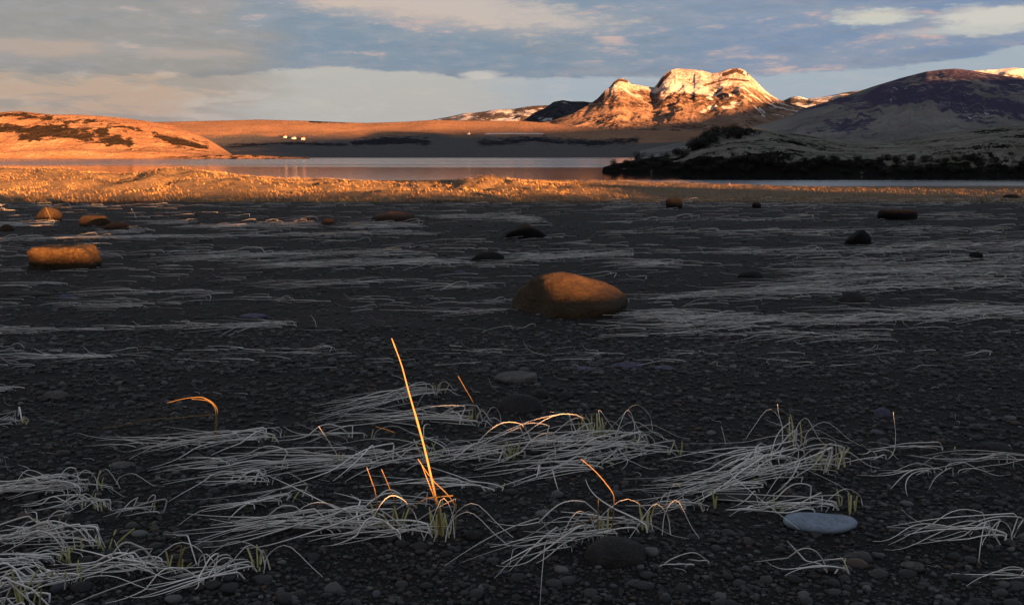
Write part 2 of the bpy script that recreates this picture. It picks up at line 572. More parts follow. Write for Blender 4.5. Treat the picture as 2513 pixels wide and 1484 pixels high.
# ------------------------------------------------------------------ far terrain
def sheet(name, mat, prof, y0, yr, yb, base_py, shape, relief, npx=300, nv=120, fn=None, px_rng=None, back=None):
    """terrain with a given skyline: prof = [(px,py)], y0/yr/yb = distance of foot, crest and back (numbers or functions of px)"""
    prof = np.array(prof, float)
    a, b = px_rng or (prof[0, 0], prof[-1, 0])
    px = np.linspace(a, b, npx)
    f = lambda q: (np.interp(px, [k[0] for k in q], [k[1] for k in q]) if isinstance(q, list) else np.full(npx, float(q)))
    Y0, YR, YB, BP = f(y0), f(yr), f(yb), f(base_py)
    crest_py = np.interp(px, prof[:, 0], prof[:, 1])
    zr = EYE + (HOR - crest_py) / FPX * YR
    z0 = EYE + (HOR - BP) / FPX * Y0
    nb = max(nv // 4, 6)
    v = np.concatenate([np.linspace(0, 1, nv), np.linspace(1, 2, nb)[1:]])
    Vg, Pg = np.meshgrid(v, px, indexing='ij')
    Yg = np.where(Vg <= 1, Y0 + (YR - Y0) * Vg, YR + (YB - YR) * (Vg - 1))
    Xg = Yg * (Pg - CX) / FPX * cT
    sh = np.where(Vg <= 1, shape(np.minimum(Vg, 1)), 1 - sstep(Vg, 1.0, 2.0))
    Zg = z0 + (zr - z0) * sh
    env = np.clip(4 * Vg * (1 - Vg), 0, 1) ** 0.7 * np.where(Vg <= 1, 1, 0)
    Zg = Zg + relief(Xg, Yg, Vg, Pg) * env * np.maximum(zr - z0, 0)
    Zg = np.where(Vg > 1, np.maximum(Zg, z0 - 2), Zg)
    at_ = fn(Xg, Yg, Zg, Vg, Pg) if fn else {}
    zero = np.zeros_like(Xg)
    attrs = {'rock': at_.get('rock', zero), 'snow': at_.get('snow', zero), 'shade_grey': at_.get('shade_grey', zero)}
    me_ = mesh_np(name, np.stack([Xg, Yg, Zg], 2).reshape(-1, 3), grid_faces(len(v), npx), True, attrs)
    return link(name, me_, mat, kind='structure')


def seg_mask(P, Q, pts, w):
    """closeness in the (px,py) chart of a hillside to a polyline"""
    d = np.full(P.shape, 1e9)
    for (x0, y0), (x1, y1) in zip(pts[:-1], pts[1:]):
        L2 = (x1 - x0) ** 2 + (y1 - y0) ** 2
        t = np.clip(((P - x0) * (x1 - x0) + (Q - y0) * (y1 - y0)) / L2, 0, 1)
        d = np.minimum(d, np.hypot(P - x0 - t * (x1 - x0), Q - y0 - t * (y1 - y0)))
    return np.clip(1 - d / w, 0, 1)


def pyof(Y, Z):
    return HOR - (Z - EYE) / Y * FPX


# left hill on the far shore
def f_left(X, Y, Z, V, P):
    Q = pyof(Y, Z) + fbm(X * 0.05, Y * 0.05, 3) * 8
    r = seg_mask(P, Q, [(-200, 325), (0, 318), (60, 322), (130, 318), (200, 322), (260, 322)], 20)
    r = np.maximum(r, seg_mask(P, Q, [(60, 338), (130, 328), (220, 338), (320, 352)], 22))
    r = np.maximum(r, seg_mask(P, Q, [(385, 335), (440, 350), (505, 362)], 19))
    r = np.maximum(r, seg_mask(P, Q, [(-300, 285), (10, 285), (130, 292)], 11) * 0.9)
    r = np.maximum(r, seg_mask(P, Q, [(150, 300), (240, 303), (350, 322)], 16) * 0.7)
    return {'rock': r}


sheet('hill', M['hill'],
      [(-900, 305), (-500, 285), (-200, 276), (0, 279), (60, 277), (130, 284), (200, 285), (250, 288), (300, 292), (360, 299), (420, 309), (470, 324), (515, 344), (550, 366), (585, 390)],
      640, 770, 900, 390, lambda v: 0.12 * sstep(v, 0, 0.12) + 0.88 * sstep(v, 0.05, 1.05) / sstep(1.0, 0.05, 1.05),
      lambda X, Y, V, P: 0.10 * fbm(X * 0.018, Y * 0.018, 5) + 0.03 * ridged(X * 0.05, Y * 0.05, 4), 420, 150, f_left)

# moor and slopes behind the lake
PLY = [(0, 720), (0.2, 1150), (0.4, 1600), (0.6, 2100), (0.75, 2450), (1, 2900)]


def f_plain(X, Y, Z, V, P):
    Q = pyof(Y, Z)
    r = seg_mask(P, Q, [(870, 352), (960, 345), (1050, 350)], 15)
    r = np.maximum(r, seg_mask(P, Q, [(1180, 352), (1300, 344), (1450, 352), (1560, 345)], 15) * 0.85)
    r = np.maximum(r, seg_mask(P, Q, [(560, 360), (700, 352), (850, 356)], 9) * 0.75)
    r = np.maximum(r, seg_mask(P, Q, [(760, 301), (850, 302)], 5))
    sn = seg_mask(P, Q, [(1195, 330), (1260, 329), (1330, 330)], 2.2) * 1.4
    shade_grey = np.clip(1.2 - (V - 0.74) * 7, 0, 1)          # lower moor greyed: its shade is put into the colour
    return {'rock': r, 'snow': sn, 'shade_grey': shade_grey}


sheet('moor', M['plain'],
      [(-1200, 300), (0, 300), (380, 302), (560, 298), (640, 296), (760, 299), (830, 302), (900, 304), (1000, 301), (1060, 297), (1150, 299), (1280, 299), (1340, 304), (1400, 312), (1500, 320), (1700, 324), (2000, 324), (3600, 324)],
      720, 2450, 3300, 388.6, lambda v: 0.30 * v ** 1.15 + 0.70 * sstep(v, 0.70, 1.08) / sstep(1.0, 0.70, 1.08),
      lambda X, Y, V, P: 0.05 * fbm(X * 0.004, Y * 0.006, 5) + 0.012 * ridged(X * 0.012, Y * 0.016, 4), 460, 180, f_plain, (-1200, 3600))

# the mountain
MP = [(1180, 312), (1300, 306), (1350, 300), (1400, 284), (1440, 263), (1465, 246), (1482, 228), (1494, 219), (1505, 206), (1517, 199), (1528, 200), (1538, 205), (1546, 213),
      (1560, 214), (1580, 218), (1602, 220), (1609, 212), (1618, 198), (1632, 186), (1645, 178), (1660, 176), (1690, 178), (1715, 180),
      (1740, 187), (1757, 185), (1775, 179), (1795, 175), (1808, 176), (1820, 180), (1832, 191), (1850, 206), (1870, 226), (1885, 237), (1905, 248),
      (1940, 260), (2000, 275), (2100, 295), (2300, 310)]


def f_mtn(X, Y, Z, V, P):
    Q = pyof(Y, Z)
    nz = fbm(X * 0.006, Y * 0.006, 5)
    sl = np.interp(P, [1400, 1480, 1540, 1600, 1660, 1720, 1780, 1850, 1900], [270, 246, 242, 247, 246, 240, 232, 240, 262])
    sn = np.clip(0.5 + (sl - Q) / 30 + nz * 0.7, 0, 1)
    rk = seg_mask(P, Q, [(1612, 218), (1622, 202), (1640, 186)], 7) * 1.3
    rk = np.maximum(rk, seg_mask(P, Q, [(1770, 190), (1800, 180), (1825, 190)], 10) * 1.1)
    rk = np.maximum(rk, seg_mask(P, Q, [(1720, 216), (1780, 200), (1830, 205)], 7) * 0.9)
    rk = np.maximum(rk, seg_mask(P, Q, [(1500, 213), (1517, 202), (1535, 206)], 7) * 1.1)
    rk = np.maximum(rk, np.clip(0.15 + 0.8 * ridged(X * 0.006 + 0.8 * fbm(X * .004, Y * .004, 3), Y * 0.004, 4) - 0.55 * (Q > 268), 0, 1) * 0.55)
    sn = sn * (1 - np.clip(rk * 1.3 - 0.25, 0, 1))
    sn = np.maximum(sn, (ridged(X * 0.006, Y * 0.004, 3) > 1.45) * (Q < 290) * (P > 1700) * 0.8)
    return {'rock': rk, 'snow': sn}


sheet('mountain', M['mountain'], MP, [(1180, 3150), (1500, 3300), (1700, 3450), (2300, 3450)], [(1180, 3550), (1400, 3850), (1520, 4250), (1660, 4650), (1830, 4650), (2300, 4400)], 5600, 324, lambda v: 0.45 * v + 0.55 * v ** 2.0,
      lambda X, Y, V, P: 0.055 * ridged(P * 0.012 + 0.9 * fbm(X * .0025, Y * .0025, 4) + V * np.sign(P - 1700) * 0.7, V * 1.3, 5) + 0.05 * fbm(X * .004, Y * .004, 5) + 0.018 * ridged(X * 0.012, Y * 0.010, 4) - 0.07, 700, 280, f_mtn)

# ridge left of the mountain, shade put in its rock colour; snow range behind
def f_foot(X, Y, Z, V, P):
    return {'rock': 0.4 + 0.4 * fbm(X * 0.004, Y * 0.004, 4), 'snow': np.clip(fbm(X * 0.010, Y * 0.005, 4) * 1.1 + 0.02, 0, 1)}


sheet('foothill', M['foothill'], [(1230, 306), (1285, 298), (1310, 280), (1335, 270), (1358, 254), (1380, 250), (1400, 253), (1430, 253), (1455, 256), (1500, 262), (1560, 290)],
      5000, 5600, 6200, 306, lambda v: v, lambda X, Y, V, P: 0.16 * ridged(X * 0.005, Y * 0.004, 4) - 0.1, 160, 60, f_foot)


def f_far(X, Y, Z, V, P):
    n = ridged(X * 0.0016, Y * 0.0012, 5)
    return {'rock': np.clip((n - 1.05) * 1.4, 0, 1)}


sheet('snow_range', M['farsnow'],
      [(1000, 304), (1060, 297), (1110, 288), (1140, 281), (1180, 278), (1220, 272), (1260, 271), (1300, 264), (1340, 262), (1400, 262), (1500, 262), (1800, 262), (1880, 256), (1915, 252), (1935, 243), (1955, 241), (1975, 247),
       (2010, 243), (2060, 233), (2120, 224), (2140, 216), (2165, 222), (2200, 215), (2300, 196), (2370, 181), (2430, 178), (2470, 174), (2520, 178), (2700, 190), (3000, 230)],
      8000, 9500, 11000, 320, lambda v: v ** 1.2, lambda X, Y, V, P: 0.10 * ridged(X * 0.0018, Y * 0.0014, 5) - 0.07, 420, 90, f_far)


# hill on the right
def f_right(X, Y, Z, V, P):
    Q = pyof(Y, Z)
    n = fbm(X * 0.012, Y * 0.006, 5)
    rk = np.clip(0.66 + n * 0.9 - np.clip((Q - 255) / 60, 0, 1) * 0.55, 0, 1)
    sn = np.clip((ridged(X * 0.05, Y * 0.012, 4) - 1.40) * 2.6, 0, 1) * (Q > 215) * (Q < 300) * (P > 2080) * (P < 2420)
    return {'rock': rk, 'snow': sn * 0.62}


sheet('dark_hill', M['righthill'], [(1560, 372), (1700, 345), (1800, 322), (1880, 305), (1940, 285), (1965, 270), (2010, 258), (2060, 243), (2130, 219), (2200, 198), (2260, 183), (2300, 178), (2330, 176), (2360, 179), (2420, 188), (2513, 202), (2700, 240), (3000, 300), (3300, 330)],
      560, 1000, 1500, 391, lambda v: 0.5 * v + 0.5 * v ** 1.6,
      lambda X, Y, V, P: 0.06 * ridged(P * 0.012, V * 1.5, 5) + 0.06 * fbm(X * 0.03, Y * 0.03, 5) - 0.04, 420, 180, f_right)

# headland in the lake
HP = [(1478, 421), (1480, 410), (1500, 404), (1560, 392), (1620, 384), (1660, 376), (1690, 357), (1720, 341), (1760, 325), (1800, 314), (1830, 313), (1880, 320), (1950, 330), (2040, 342), (2130, 350), (2210, 345), (2330, 327), (2420, 316), (2513, 309), (2700, 300), (3200, 300)]
YF = [(1478, 140), (1600, 136), (1800, 131), (2100, 127), (2513, 124), (3200, 120)]
YC = [(1478, 146), (1600, 160), (1700, 185), (1800, 210), (2000, 225), (2250, 240), (2513, 265), (3200, 290)]
YB = [(1478, 150), (1600, 190), (1800, 300), (3200, 420)]


def f_head(X, Y, Z, V, P):
    Q = pyof(Y, Z)
    n = fbm(X * 0.12, Y * 0.12, 4)
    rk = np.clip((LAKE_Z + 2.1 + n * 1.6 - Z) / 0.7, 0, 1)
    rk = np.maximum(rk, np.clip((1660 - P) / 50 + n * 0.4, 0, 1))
    rk = np.maximum(rk, np.clip(0.30 + fbm(X * 0.07, Y * 0.11, 5) * 0.9, 0, 1) * 0.9)
    return {'rock': rk}


def z_head_base(px):
    return np.interp(px, [q[0] for q in YF], [q[1] for q in YF])


hb = [(a, HOR + (EYE - LAKE_Z + 0.3) / b * FPX) for a, b in YF]
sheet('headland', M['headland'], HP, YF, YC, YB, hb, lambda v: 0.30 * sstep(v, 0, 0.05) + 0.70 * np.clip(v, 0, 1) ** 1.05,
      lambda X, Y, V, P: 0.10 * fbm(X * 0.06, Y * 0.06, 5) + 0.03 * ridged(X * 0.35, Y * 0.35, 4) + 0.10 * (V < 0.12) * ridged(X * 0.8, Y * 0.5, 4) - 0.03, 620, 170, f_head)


def f_spit(X, Y, Z, V, P):
    return {'rock': np.clip(0.5 + fbm(X * 0.2, Y * 0.2, 3), 0, 1) * 0.8}


sheet('sand_spit', M['hill'], [(400, 386), (450, 383), (520, 380.5), (580, 380), (630, 381), (680, 384), (760, 386)], 560, 575, 600,
      [(400, 391.3), (760, 391.3)], lambda v: sstep(v, 0, 1), lambda X, Y, V, P: 0.2 * fbm(X * 0.2, Y * 0.2, 3), 120, 14, f_spit)

# ------------------------------------------------------------------ unseen ridge behind the camera, crest shaped to keep the plain in shade
W0 = 1500.0


def uw(p):
    return p[0] * CA + p[1] * SA, p[0] * SA - p[1] * CA


EDGE = [(565, 386, 720), (600, 348, 2110), (1000, 324, 2280), (1300, 318, 2310), (1480, 313, 3350), (1650, 296, 3800), (1800, 263, 4150), (1900, 246, 4300), (2100, 225, 4400)]
tab = [(-3000, 6), (-400, 8), (0, 12), (25, 16), (60, 20), (98, 37), (150, 39)]
for e in EDGE:
    p = at(*e)
    u, w = uw(p)
    tab.append((u, p[2] + (W0 - w) * TE))
tab.append((6000, tab[-1][1] + 30))
tab = sorted(tab)
print('ridge table', [(round(a), round(b)) for a, b in tab])
us = np.concatenate([np.linspace(-3000, -100, 30), np.linspace(-90, 500, 120), np.linspace(510, 6000, 200)])
ws = np.concatenate([np.linspace(-420, 0, 22), np.linspace(20, 420, 14)])
UU, WW = np.meshgrid(us, ws, indexing='ij')
HH = np.interp(UU, [t[0] for t in tab], [t[1] for t in tab])
fall = 1 - sstep(np.abs(WW), 0, 430)
ZR = HH * fall + fbm(UU * 0.008, WW * 0.008, 4) * 9 * np.clip(HH / 150, 0, 1) * (np.abs(WW) > 40) * fall
XR = UU * CA + (WW + W0) * SA
YR_ = UU * SA - (WW + W0) * CA
me = mesh_np('ridge', np.stack([XR, YR_, ZR - 0.5], 2).reshape(-1, 3), grid_faces(len(us), len(ws)), True,
             {'rock': fbm(UU * 0.01, WW * 0.01, 3) + 0.2, 'snow': np.zeros_like(UU)})
link('ridge', me, M['ridge'], kind='structure')
# added unseen knoll, shaped to shade the right of the flat and the headland
us = np.linspace(12, 360, 150)
ws = np.linspace(-40, 40, 31)
UU, WW = np.meshgrid(us, ws, indexing='ij')
HH = np.interp(UU, [12, 20, 26, 32, 42, 49, 59, 70, 100, 150, 240, 300, 360], [0.4, 1.2, 2.9, 4.2, 4.0, 1.8, 1.8, 9.0, 12.0, 13.5, 16.5, 16.0, 4.0])
ZR = HH * (1 - sstep(np.abs(WW), 0, 40)) + fbm(UU * 0.1, WW * 0.1, 4) * 0.3 * (np.abs(WW) > 4)
me = mesh_np('knoll', np.stack([UU * CA + (WW + 150) * SA, UU * SA - (WW + 150) * CA, ZR], 2).reshape(-1, 3), grid_faces(len(us), len(ws)), True,
             {'rock': fbm(UU * 0.1, WW * 0.1, 3) + 0.2, 'snow': np.zeros_like(UU)})
link('knoll', me, M['ridge'], kind='structure')


# ------------------------------------------------------------------ farm on the far moor
def box_mesh(name, x0, x1, y0, y1, z0, z1):
    V = [(x, y, z) for z in (z0, z1) for y in (y0, y1) for x in (x0, x1)]
    F = [(0, 2, 3, 1), (4, 5, 7, 6), (0, 1, 5, 4), (2, 6, 7, 3), (0, 4, 6, 2), (1, 3, 7, 5)]
    return mesh_np(name, np.array(V), np.array(F), False)


def flat_mat(name, c, rough=0.7):
    m, gx, bs = material(name)
    n = gx.noise(pos(gx), 3.0, 3, 0.6)
    gx.put(bs.inputs['Base Color'], gx.mix(gx.m('MULTIPLY', n, 0.3), c, tuple(v * 0.7 for v in c)))
    bs.inputs['Roughness'].default_value = rough
    return m


m_wall = flat_mat('white_render', (0.75, 0.74, 0.70))
m_roofs = [flat_mat('red_roof', (0.22, 0.05, 0.03)), flat_mat('grey_roof', (0.16, 0.16, 0.17))]
m_pane = flat_mat('dark_pane', (0.02, 0.022, 0.025), 0.1)
dg = bpy.context.evaluated_depsgraph_get()


def house(px, py, Y, w, d, h, roof, label):
    p = at(px, py, Y)
    e = bpy.data.objects.new('farmhouse', None)
    COL.objects.link(e)
    e.location = (p[0], p[1], p[2] - 0.3)
    e.rotation_euler = (0, 0, R(random.uniform(-18, 18)))
    e['label'] = label
    e['category'] = 'house'
    e['group'] = 'farm buildings on the far moor'
    link('wall', box_mesh('wall', -w / 2, w / 2, -d / 2, d / 2, -3, h), m_wall, e)
    o = 0.35
    V = np.array([(-w / 2 - o, -d / 2 - o, h - .15), (w / 2 + o, -d / 2 - o, h - .15), (w / 2 + o, d / 2 + o, h - .15), (-w / 2 - o, d / 2 + o, h - .15),
                  (-w / 2 - o, 0, h + d * 0.42), (w / 2 + o, 0, h + d * 0.42)])
    V = np.vstack([V, V + [0, 0, 0.25]])
    F3 = np.array([(6, 7, 11), (6, 11, 10), (9, 11, 8), (9, 10, 11), (0, 1, 7), (0, 7, 6), (3, 9, 8), (3, 8, 2), (0, 6, 10), (0, 10, 4), (4, 10, 9), (4, 9, 3),
                   (1, 5, 11), (1, 11, 7), (5, 2, 8), (5, 8, 11), (0, 4, 5), (0, 5, 1), (4, 3, 2), (4, 2, 5)])
    link('roof', mesh_np('roof', V, F3, False), m_roofs[roof], e)
    link('door', box_mesh('door', -0.5, 0.5, -d / 2 - 0.08, -d / 2 + 0.05, 0, 2.1), m_roofs[roof], e)
    for k in (-0.3, 0.3):
        link('window', box_mesh('window', k * w - 0.6, k * w + 0.6, -d / 2 - 0.06, -d / 2 + 0.05, 1.0, 2.2), m_pane, e)


def sheet_point(obj, px, py):
    """where the line of sight through a pixel meets a piece of terrain"""
    from mathutils import Vector
    d = ray(px, py)
    v = Vector(d)
    v.normalize()
    hit, loc, nrm, idx = obj.ray_cast(Vector((0, 0, EYE)), v)
    return np.array(loc) if hit else None


bpy.context.view_layer.update()
moor = bpy.data.objects['moor']
for (px, py, w, d, h, rf, lb) in [
    (700, 338, 10, 7, 4.5, 0, 'leftmost white farmhouse on the sunlit moor across the lake'),
    (721, 341, 14, 8, 4.0, 1, 'low white farm barn between two farmhouses across the lake'),
    (744, 343, 11, 8, 5.5, 0, 'white farmhouse furthest right in the farm at the shade edge'),
    (1150, 330, 9, 7, 4.5, 1, 'lone white farmhouse on the shaded moor below dark rocky ridge')]:
    q = sheet_point(moor, px, py)
    if q is not None:
        house(px, py, q[1], w * 0.7, d * 0.75, h * 0.75, rf, lb)


# ------------------------------------------------------------------ stones
def ico(sub):
    import bmesh
    bm = bmesh.new()
    bmesh.ops.create_icosphere(bm, subdivisions=sub, radius=1)
    V = np.array([v.co[:] for v in bm.verts])
    F = np.array([[v.index for v in f.verts] for f in bm.faces])
    bm.free()
    return V, F


ICO = {k: ico(k) for k in (1, 2, 4, 5)}


def n3(v, s, off):
    return (fbm(v[:, 0] * s + off, v[:, 1] * s + off * 1.7, 4) + fbm(v[:, 1] * s - off, v[:, 2] * s + off * 0.6, 4) + fbm(v[:, 2] * s + 2 * off, v[:, 0] * s - off, 4)) / 3


def rock_shape(seed, cuts=None, sub=4, rough=0.10, nc=9, k=14.0, cutd=(0.72, 0.95)):
    r = np.random.default_rng(seed)
    V, F = ICO[sub]
    rad = np.ones(len(V))
    allc = []
    for _ in range(nc):
        n = r.normal(size=3)
        n /= np.linalg.norm(n)
        allc.append((n, r.uniform(*cutd)))
    for c in (cuts or []):
        n = np.array(c[:3], float)
        n /= np.linalg.norm(n)
        allc.append((n, c[3]))
    for n, d in allc:
        dot = V @ n
        lim = np.where(dot > 1e-3, d / np.maximum(dot, 1e-3), 9)
        rad = -np.log(np.exp(-k * rad) + np.exp(-k * np.minimum(lim, 3))) / k
    rad = rad * (1 + rough * n3(V, 1.6, seed * 3.1) + 0.4 * rough * n3(V, 5.0, seed * 1.3) + (0.16 * rough * n3(V, 17.0, seed * 0.7) if sub > 2 else 0))
    return V * rad[:, None], F


def stone(name, px, py, wpx, hpx, mat, label, cat='stone', depth=0.8, seed=None, cuts=None, sub=4, rough=0.12, sink=0.42, group=None, nc=9, tilt=0.0, soft=14.0):
    """px,py = middle of the visible foot; wpx,hpx = visible width and height"""
    p = on_ground(px, py)
    dist = math.hypot(p[1], EYE - p[2])
    w = wpx / FPX * dist
    # the far half of a low stone shows too, seen from above
    el = math.atan2(EYE - p[2], p[1])
    h = max(hpx / FPX * dist / math.cos(el) - w * depth * 0.5 * math.sin(el), w * 0.10)
    V, F = rock_shape(seed if seed is not None else int(px * 7 + py), cuts, sub, rough, nc, soft)
    V = V / (V.max(0) - V.min(0))
    V = V - (V.max(0) + V.min(0)) / 2
    H = h / (1 - sink)
    V = V * [w, w * depth, H]
    V[:, 2] += H * (0.5 - sink)
    me_ = mesh_np(name, V, F, True)
    o = link(name, me_, mat, None, label=label, category=cat)
    o.location = (p[0], p[1] + w * depth * 0.42, float(ground_z(p[0], p[1] + w * depth * 0.42, False)))
    if tilt:
        o.rotation_euler = (0, tilt, 0)
    if group:
        o['group'] = group
    return o


stone('boulder', 1404, 781, 306, 122, M['ochre'], 'large smooth ochre boulder, sunlit on its right side', 'boulder', 0.85, 11,
      [(-0.95, -0.25, 0.12, 0.25), (-0.5, -0.3, 0.9, 0.72), (0.75, -0.2, 0.75, 0.74)], 5, 0.10, 0.44, nc=5, soft=10.0)
stone('boulder', 148, 661, 168, 64, M['ochre_rough'], 'blocky flat-topped ochre boulder with pale speckles near the left edge', 'boulder', 0.7, 5,
      [(0, 0, 1, 0.62), (0, -1, 0.1, 0.6), (-1, 0, 0, 0.8), (0.95, 0, 0.3, 0.72)], 5, 0.24, 0.38, nc=7, soft=22.0)
stone('boulder', 110, 541, 66, 34, M['ochre'], 'rounded brown boulder behind the thin leaning straw', 'boulder', 0.8, 21)
stone('boulder', 222, 556, 76, 30, M['ochre_rough'], 'flat-topped orange boulder next to a black rock', 'boulder', 0.8, 22, [(0, 0, 1, 0.6)])
stone('rock', 278, 566, 66, 22, M['black'], 'low black rock in front of the flat-topped orange boulder', 'rock', 0.8, 23)
stone('boulder', 962, 545, 112, 28, M['red'], 'long reddish-brown boulder among sunlit grass below the dune', 'boulder', 0.7, 24)
stone('rock', 804, 552, 36, 16, M['red'], 'small reddish rock left of the long reddish-brown boulder', 'rock', 0.8, 25)
stone('rock', 12, 568, 34, 18, M['red'], 'small brown rock cut by the left picture edge', 'rock', 0.8, 26)
stone('boulder', 1292, 586, 104, 40, M['black'], 'pointed black boulder in the middle of the flat', 'boulder', 0.7, 27, [(0.7, 0, 0.7, 0.62), (-0.7, 0, 0.7, 0.66)], rough=0.16)
stone('boulder', 1656, 512, 42, 29, M['black'], 'small upright black boulder in front of pale shore grass', 'boulder', 0.8, 28)
stone('rock', 1858, 511, 22, 15, M['black'], 'tiny black rock right of the small upright boulder', 'rock', 0.8, 29)
stone('boulder', 2213, 540, 98, 28, M['black'], 'long low black boulder with a flat top on the right', 'boulder', 0.6, 30, [(0, 0, 1, 0.6)])
stone('boulder', 2112, 600, 66, 38, M['black'], 'black boulder steep on its right, left of violet stones', 'boulder', 0.8, 31, [(-0.6, 0, 0.8, 0.55)])
stone('rock', 2400, 637, 34, 20, M['black'], 'small black rock between pale grass streaks at the far right', 'rock', 0.8, 32)
stone('rock', 1196, 640, 84, 24, M['black'], 'low black rock left of and behind the large ochre boulder', 'rock', 0.7, 33)
stone('rock', 1846, 683, 62, 18, M['black'], 'flat black rock left of the broad pale grass patch', 'rock', 0.7, 34)
stone('rock', 2096, 745, 74, 32, M['dark'], 'domed dark rock with a pale grass arc over it', 'rock', 0.8, 35)
stone('rock', 500, 596, 34, 9, M['black'], 'flat black sliver of rock on the left of the flat', 'rock', 0.8, 36)
stone('rock', 2490, 486, 44, 10, M['black'], 'black rock on the shore grass at the right edge', 'rock', 0.8, 37)
stone('stone', 1266, 944, 108, 30, M['grey'], 'pale grey flat stone behind the dark rounded stone', 'stone', 0.8, 41, [(0, 0, 1, 0.6)])
stone('stone', 1276, 1016, 112, 50, M['dark'], 'dark rounded stone right of the upper grass tufts', 'stone', 0.7, 42, None, 4, 0.06)
stone('stone', 1326, 975, 52, 22, M['dark'], 'small dark stone touching behind the dark rounded stone', 'stone', 0.8, 43)
stone('stone', 1385, 978, 44, 18, M['dark'], 'small low stone right of the dark rounded stone', 'stone', 0.8, 44)
stone('stone', 126, 981, 62, 24, M['grey'], 'rounded grey stone on bare gravel at the left', 'stone', 0.8, 45)
stone('stone', 176, 980, 34, 14, M['dark'], 'small dark stone beside the rounded grey stone at the left', 'stone', 0.8, 46)
stone('stone', 620, 782, 78, 15, M['violet'], 'flat violet-grey stone on the left gravel behind a pale grass wisp', 'stone', 0.7, 47)
stone('stone', 2027, 1309, 178, 40, M['blue'], 'smooth flat blue-grey stone pointed at its right end', 'stone', 0.62, 48, [(0, 0, 1, 0.42)], 4, 0.04, 0.35, nc=3)
stone('stone', 1516, 1392, 152, 72, M['dark'], 'big dark rounded stone at the bottom under fallen grass', 'stone', 0.8, 49, None, 4, 0.05)
stone('stone', 2172, 1021, 44, 22, M['violet'], 'small violet-grey stone under a tall thin blade', 'stone', 0.8, 50)
stone('stone', 2452, 1112, 92, 28, M['dark'], 'low dark stone near the right picture edge', 'stone', 0.7, 51)
stone('stone', 1440, 909, 52, 10, M['violet'], 'leftmost of three thin violet-grey slabs below the large boulder', 'stone', 0.8, 52)
stone('stone', 1540, 903, 78, 16, M['violet'], 'middle of three thin violet-grey slabs below the large boulder', 'stone', 0.6, 53)
stone('stone', 1632, 907, 50, 11, M['violet'], 'rightmost of three thin violet-grey slabs below the large boulder', 'stone', 0.8, 54)
stone('stone', 496, 1349, 46, 26, M['grey'], 'rounded grey stone right of the upright orange stalk at lower left', 'stone', 0.8, 55)
stone('stone', 292, 1150, 74, 18, M['grey'], 'flat grey stone above the left grass tufts', 'stone', 0.7, 56)
stone('stone', 214, 1158, 44, 18, M['dark'], 'small dark stone left of the flat grey stone', 'stone', 0.8, 57)
stone('stone', 758, 1312, 96, 30, M['dark'], 'dark flat stone under the long lower grass sweep', 'stone', 0.7, 58)
stone('stone', 812, 948, 56, 16, M['dark'], 'dark flat stone left of the tall stalk', 'stone', 0.7, 59)
stone('stone', 1156, 1324, 46, 24, M['dark'], 'small dark stone just right of the tall stalk foot', 'stone', 0.8, 60)
stone('stone', 1320, 1322, 100, 34, M['dark'], 'dark stone beneath the arching tuft beside the short orange stalk', 'stone', 0.7, 61)
stone('stone', 1804, 1238, 130, 30, M['dark'], 'broad dark stone between the right grass sweeps', 'stone', 0.6, 62)
stone('stone', 2246, 1398, 56, 20, M['grey'], 'small grey stone on bare gravel at lower right', 'stone', 0.7, 63)
stone('stone', 968, 1482, 40, 18, M['grey'], 'small grey stone at the bottom picture edge', 'stone', 0.8, 64)
stone('stone', 1556, 1440, 34, 16, M['grey'], 'pebble-sized grey stone below the big dark rounded stone', 'stone', 0.8, 65)
stone('stone', 2090, 944, 60, 10, M['dark'], 'thin dark slab on the gravel above the right tufts', 'stone', 0.7, 66)
stone('stone', 1130, 671, 34, 8, M['violet'], 'small violet stone left of the large ochre boulder', 'stone', 0.7, 67)
stone('stone', 160, 732, 44, 10, M['violet'], 'thin violet stone on the left gravel below the blocky boulder', 'stone', 0.7, 68)
stone('stone', 60, 728, 110, 14, M['dark'], 'wide flat dark slab at the left edge below the blocky boulder', 'stone', 0.6, 69)


# ------------------------------------------------------------------ gravel
def rocks_merged(P, size, sub, seed, flat=(0.45, 0.8)):
    r = np.random.default_rng(seed)
    nvar = 24
    base = []
    for k in range(nvar):
        V, F = rock_shape(900 + k, None, sub, 0.16, 7, cutd=(0.6, 0.95))
        base.append(V)
    base = np.array(base)
    F = ICO[sub][1]
    n = len(P)
    vi = r.integers(0, nvar, n)
    V = base[vi] * size[:, None, None]
    V[:, :, 0] *= r.uniform(0.8, 1.35, n)[:, None]
    V[:, :, 2] *= r.uniform(*flat, n)[:, None]
    a = r.uniform(0, 2 * np.pi, n)
    ca, sa = np.cos(a)[:, None], np.sin(a)[:, None]
    x = V[:, :, 0] * ca - V[:, :, 1] * sa
    y = V[:, :, 0] * sa + V[:, :, 1] * ca
    V = np.stack([x, y, V[:, :, 2]], 2) + P[:, None, :]
    nv = base.shape[1]
    FF = (F[None] + (np.arange(n) * nv)[:, None, None]).reshape(-1, 3)
    tint = np.repeat(r.uniform(0, 1, n), nv)
    return V.reshape(-1, 3), FF, tint


def scatter(n, y0, y1, seed, p=2.0, half=0.60):
    r = np.random.default_rng(seed)
    # denser close to the camera
    q = r.uniform(0, 1, n)
    y = 1 / ((1 / y0) ** (p - 1) + q * ((1 / y1) ** (p - 1) - (1 / y0) ** (p - 1))) ** (1 / (p - 1))
    x = r.uniform(-1, 1, n) * half * (y + 0.35)
    return x, y, r


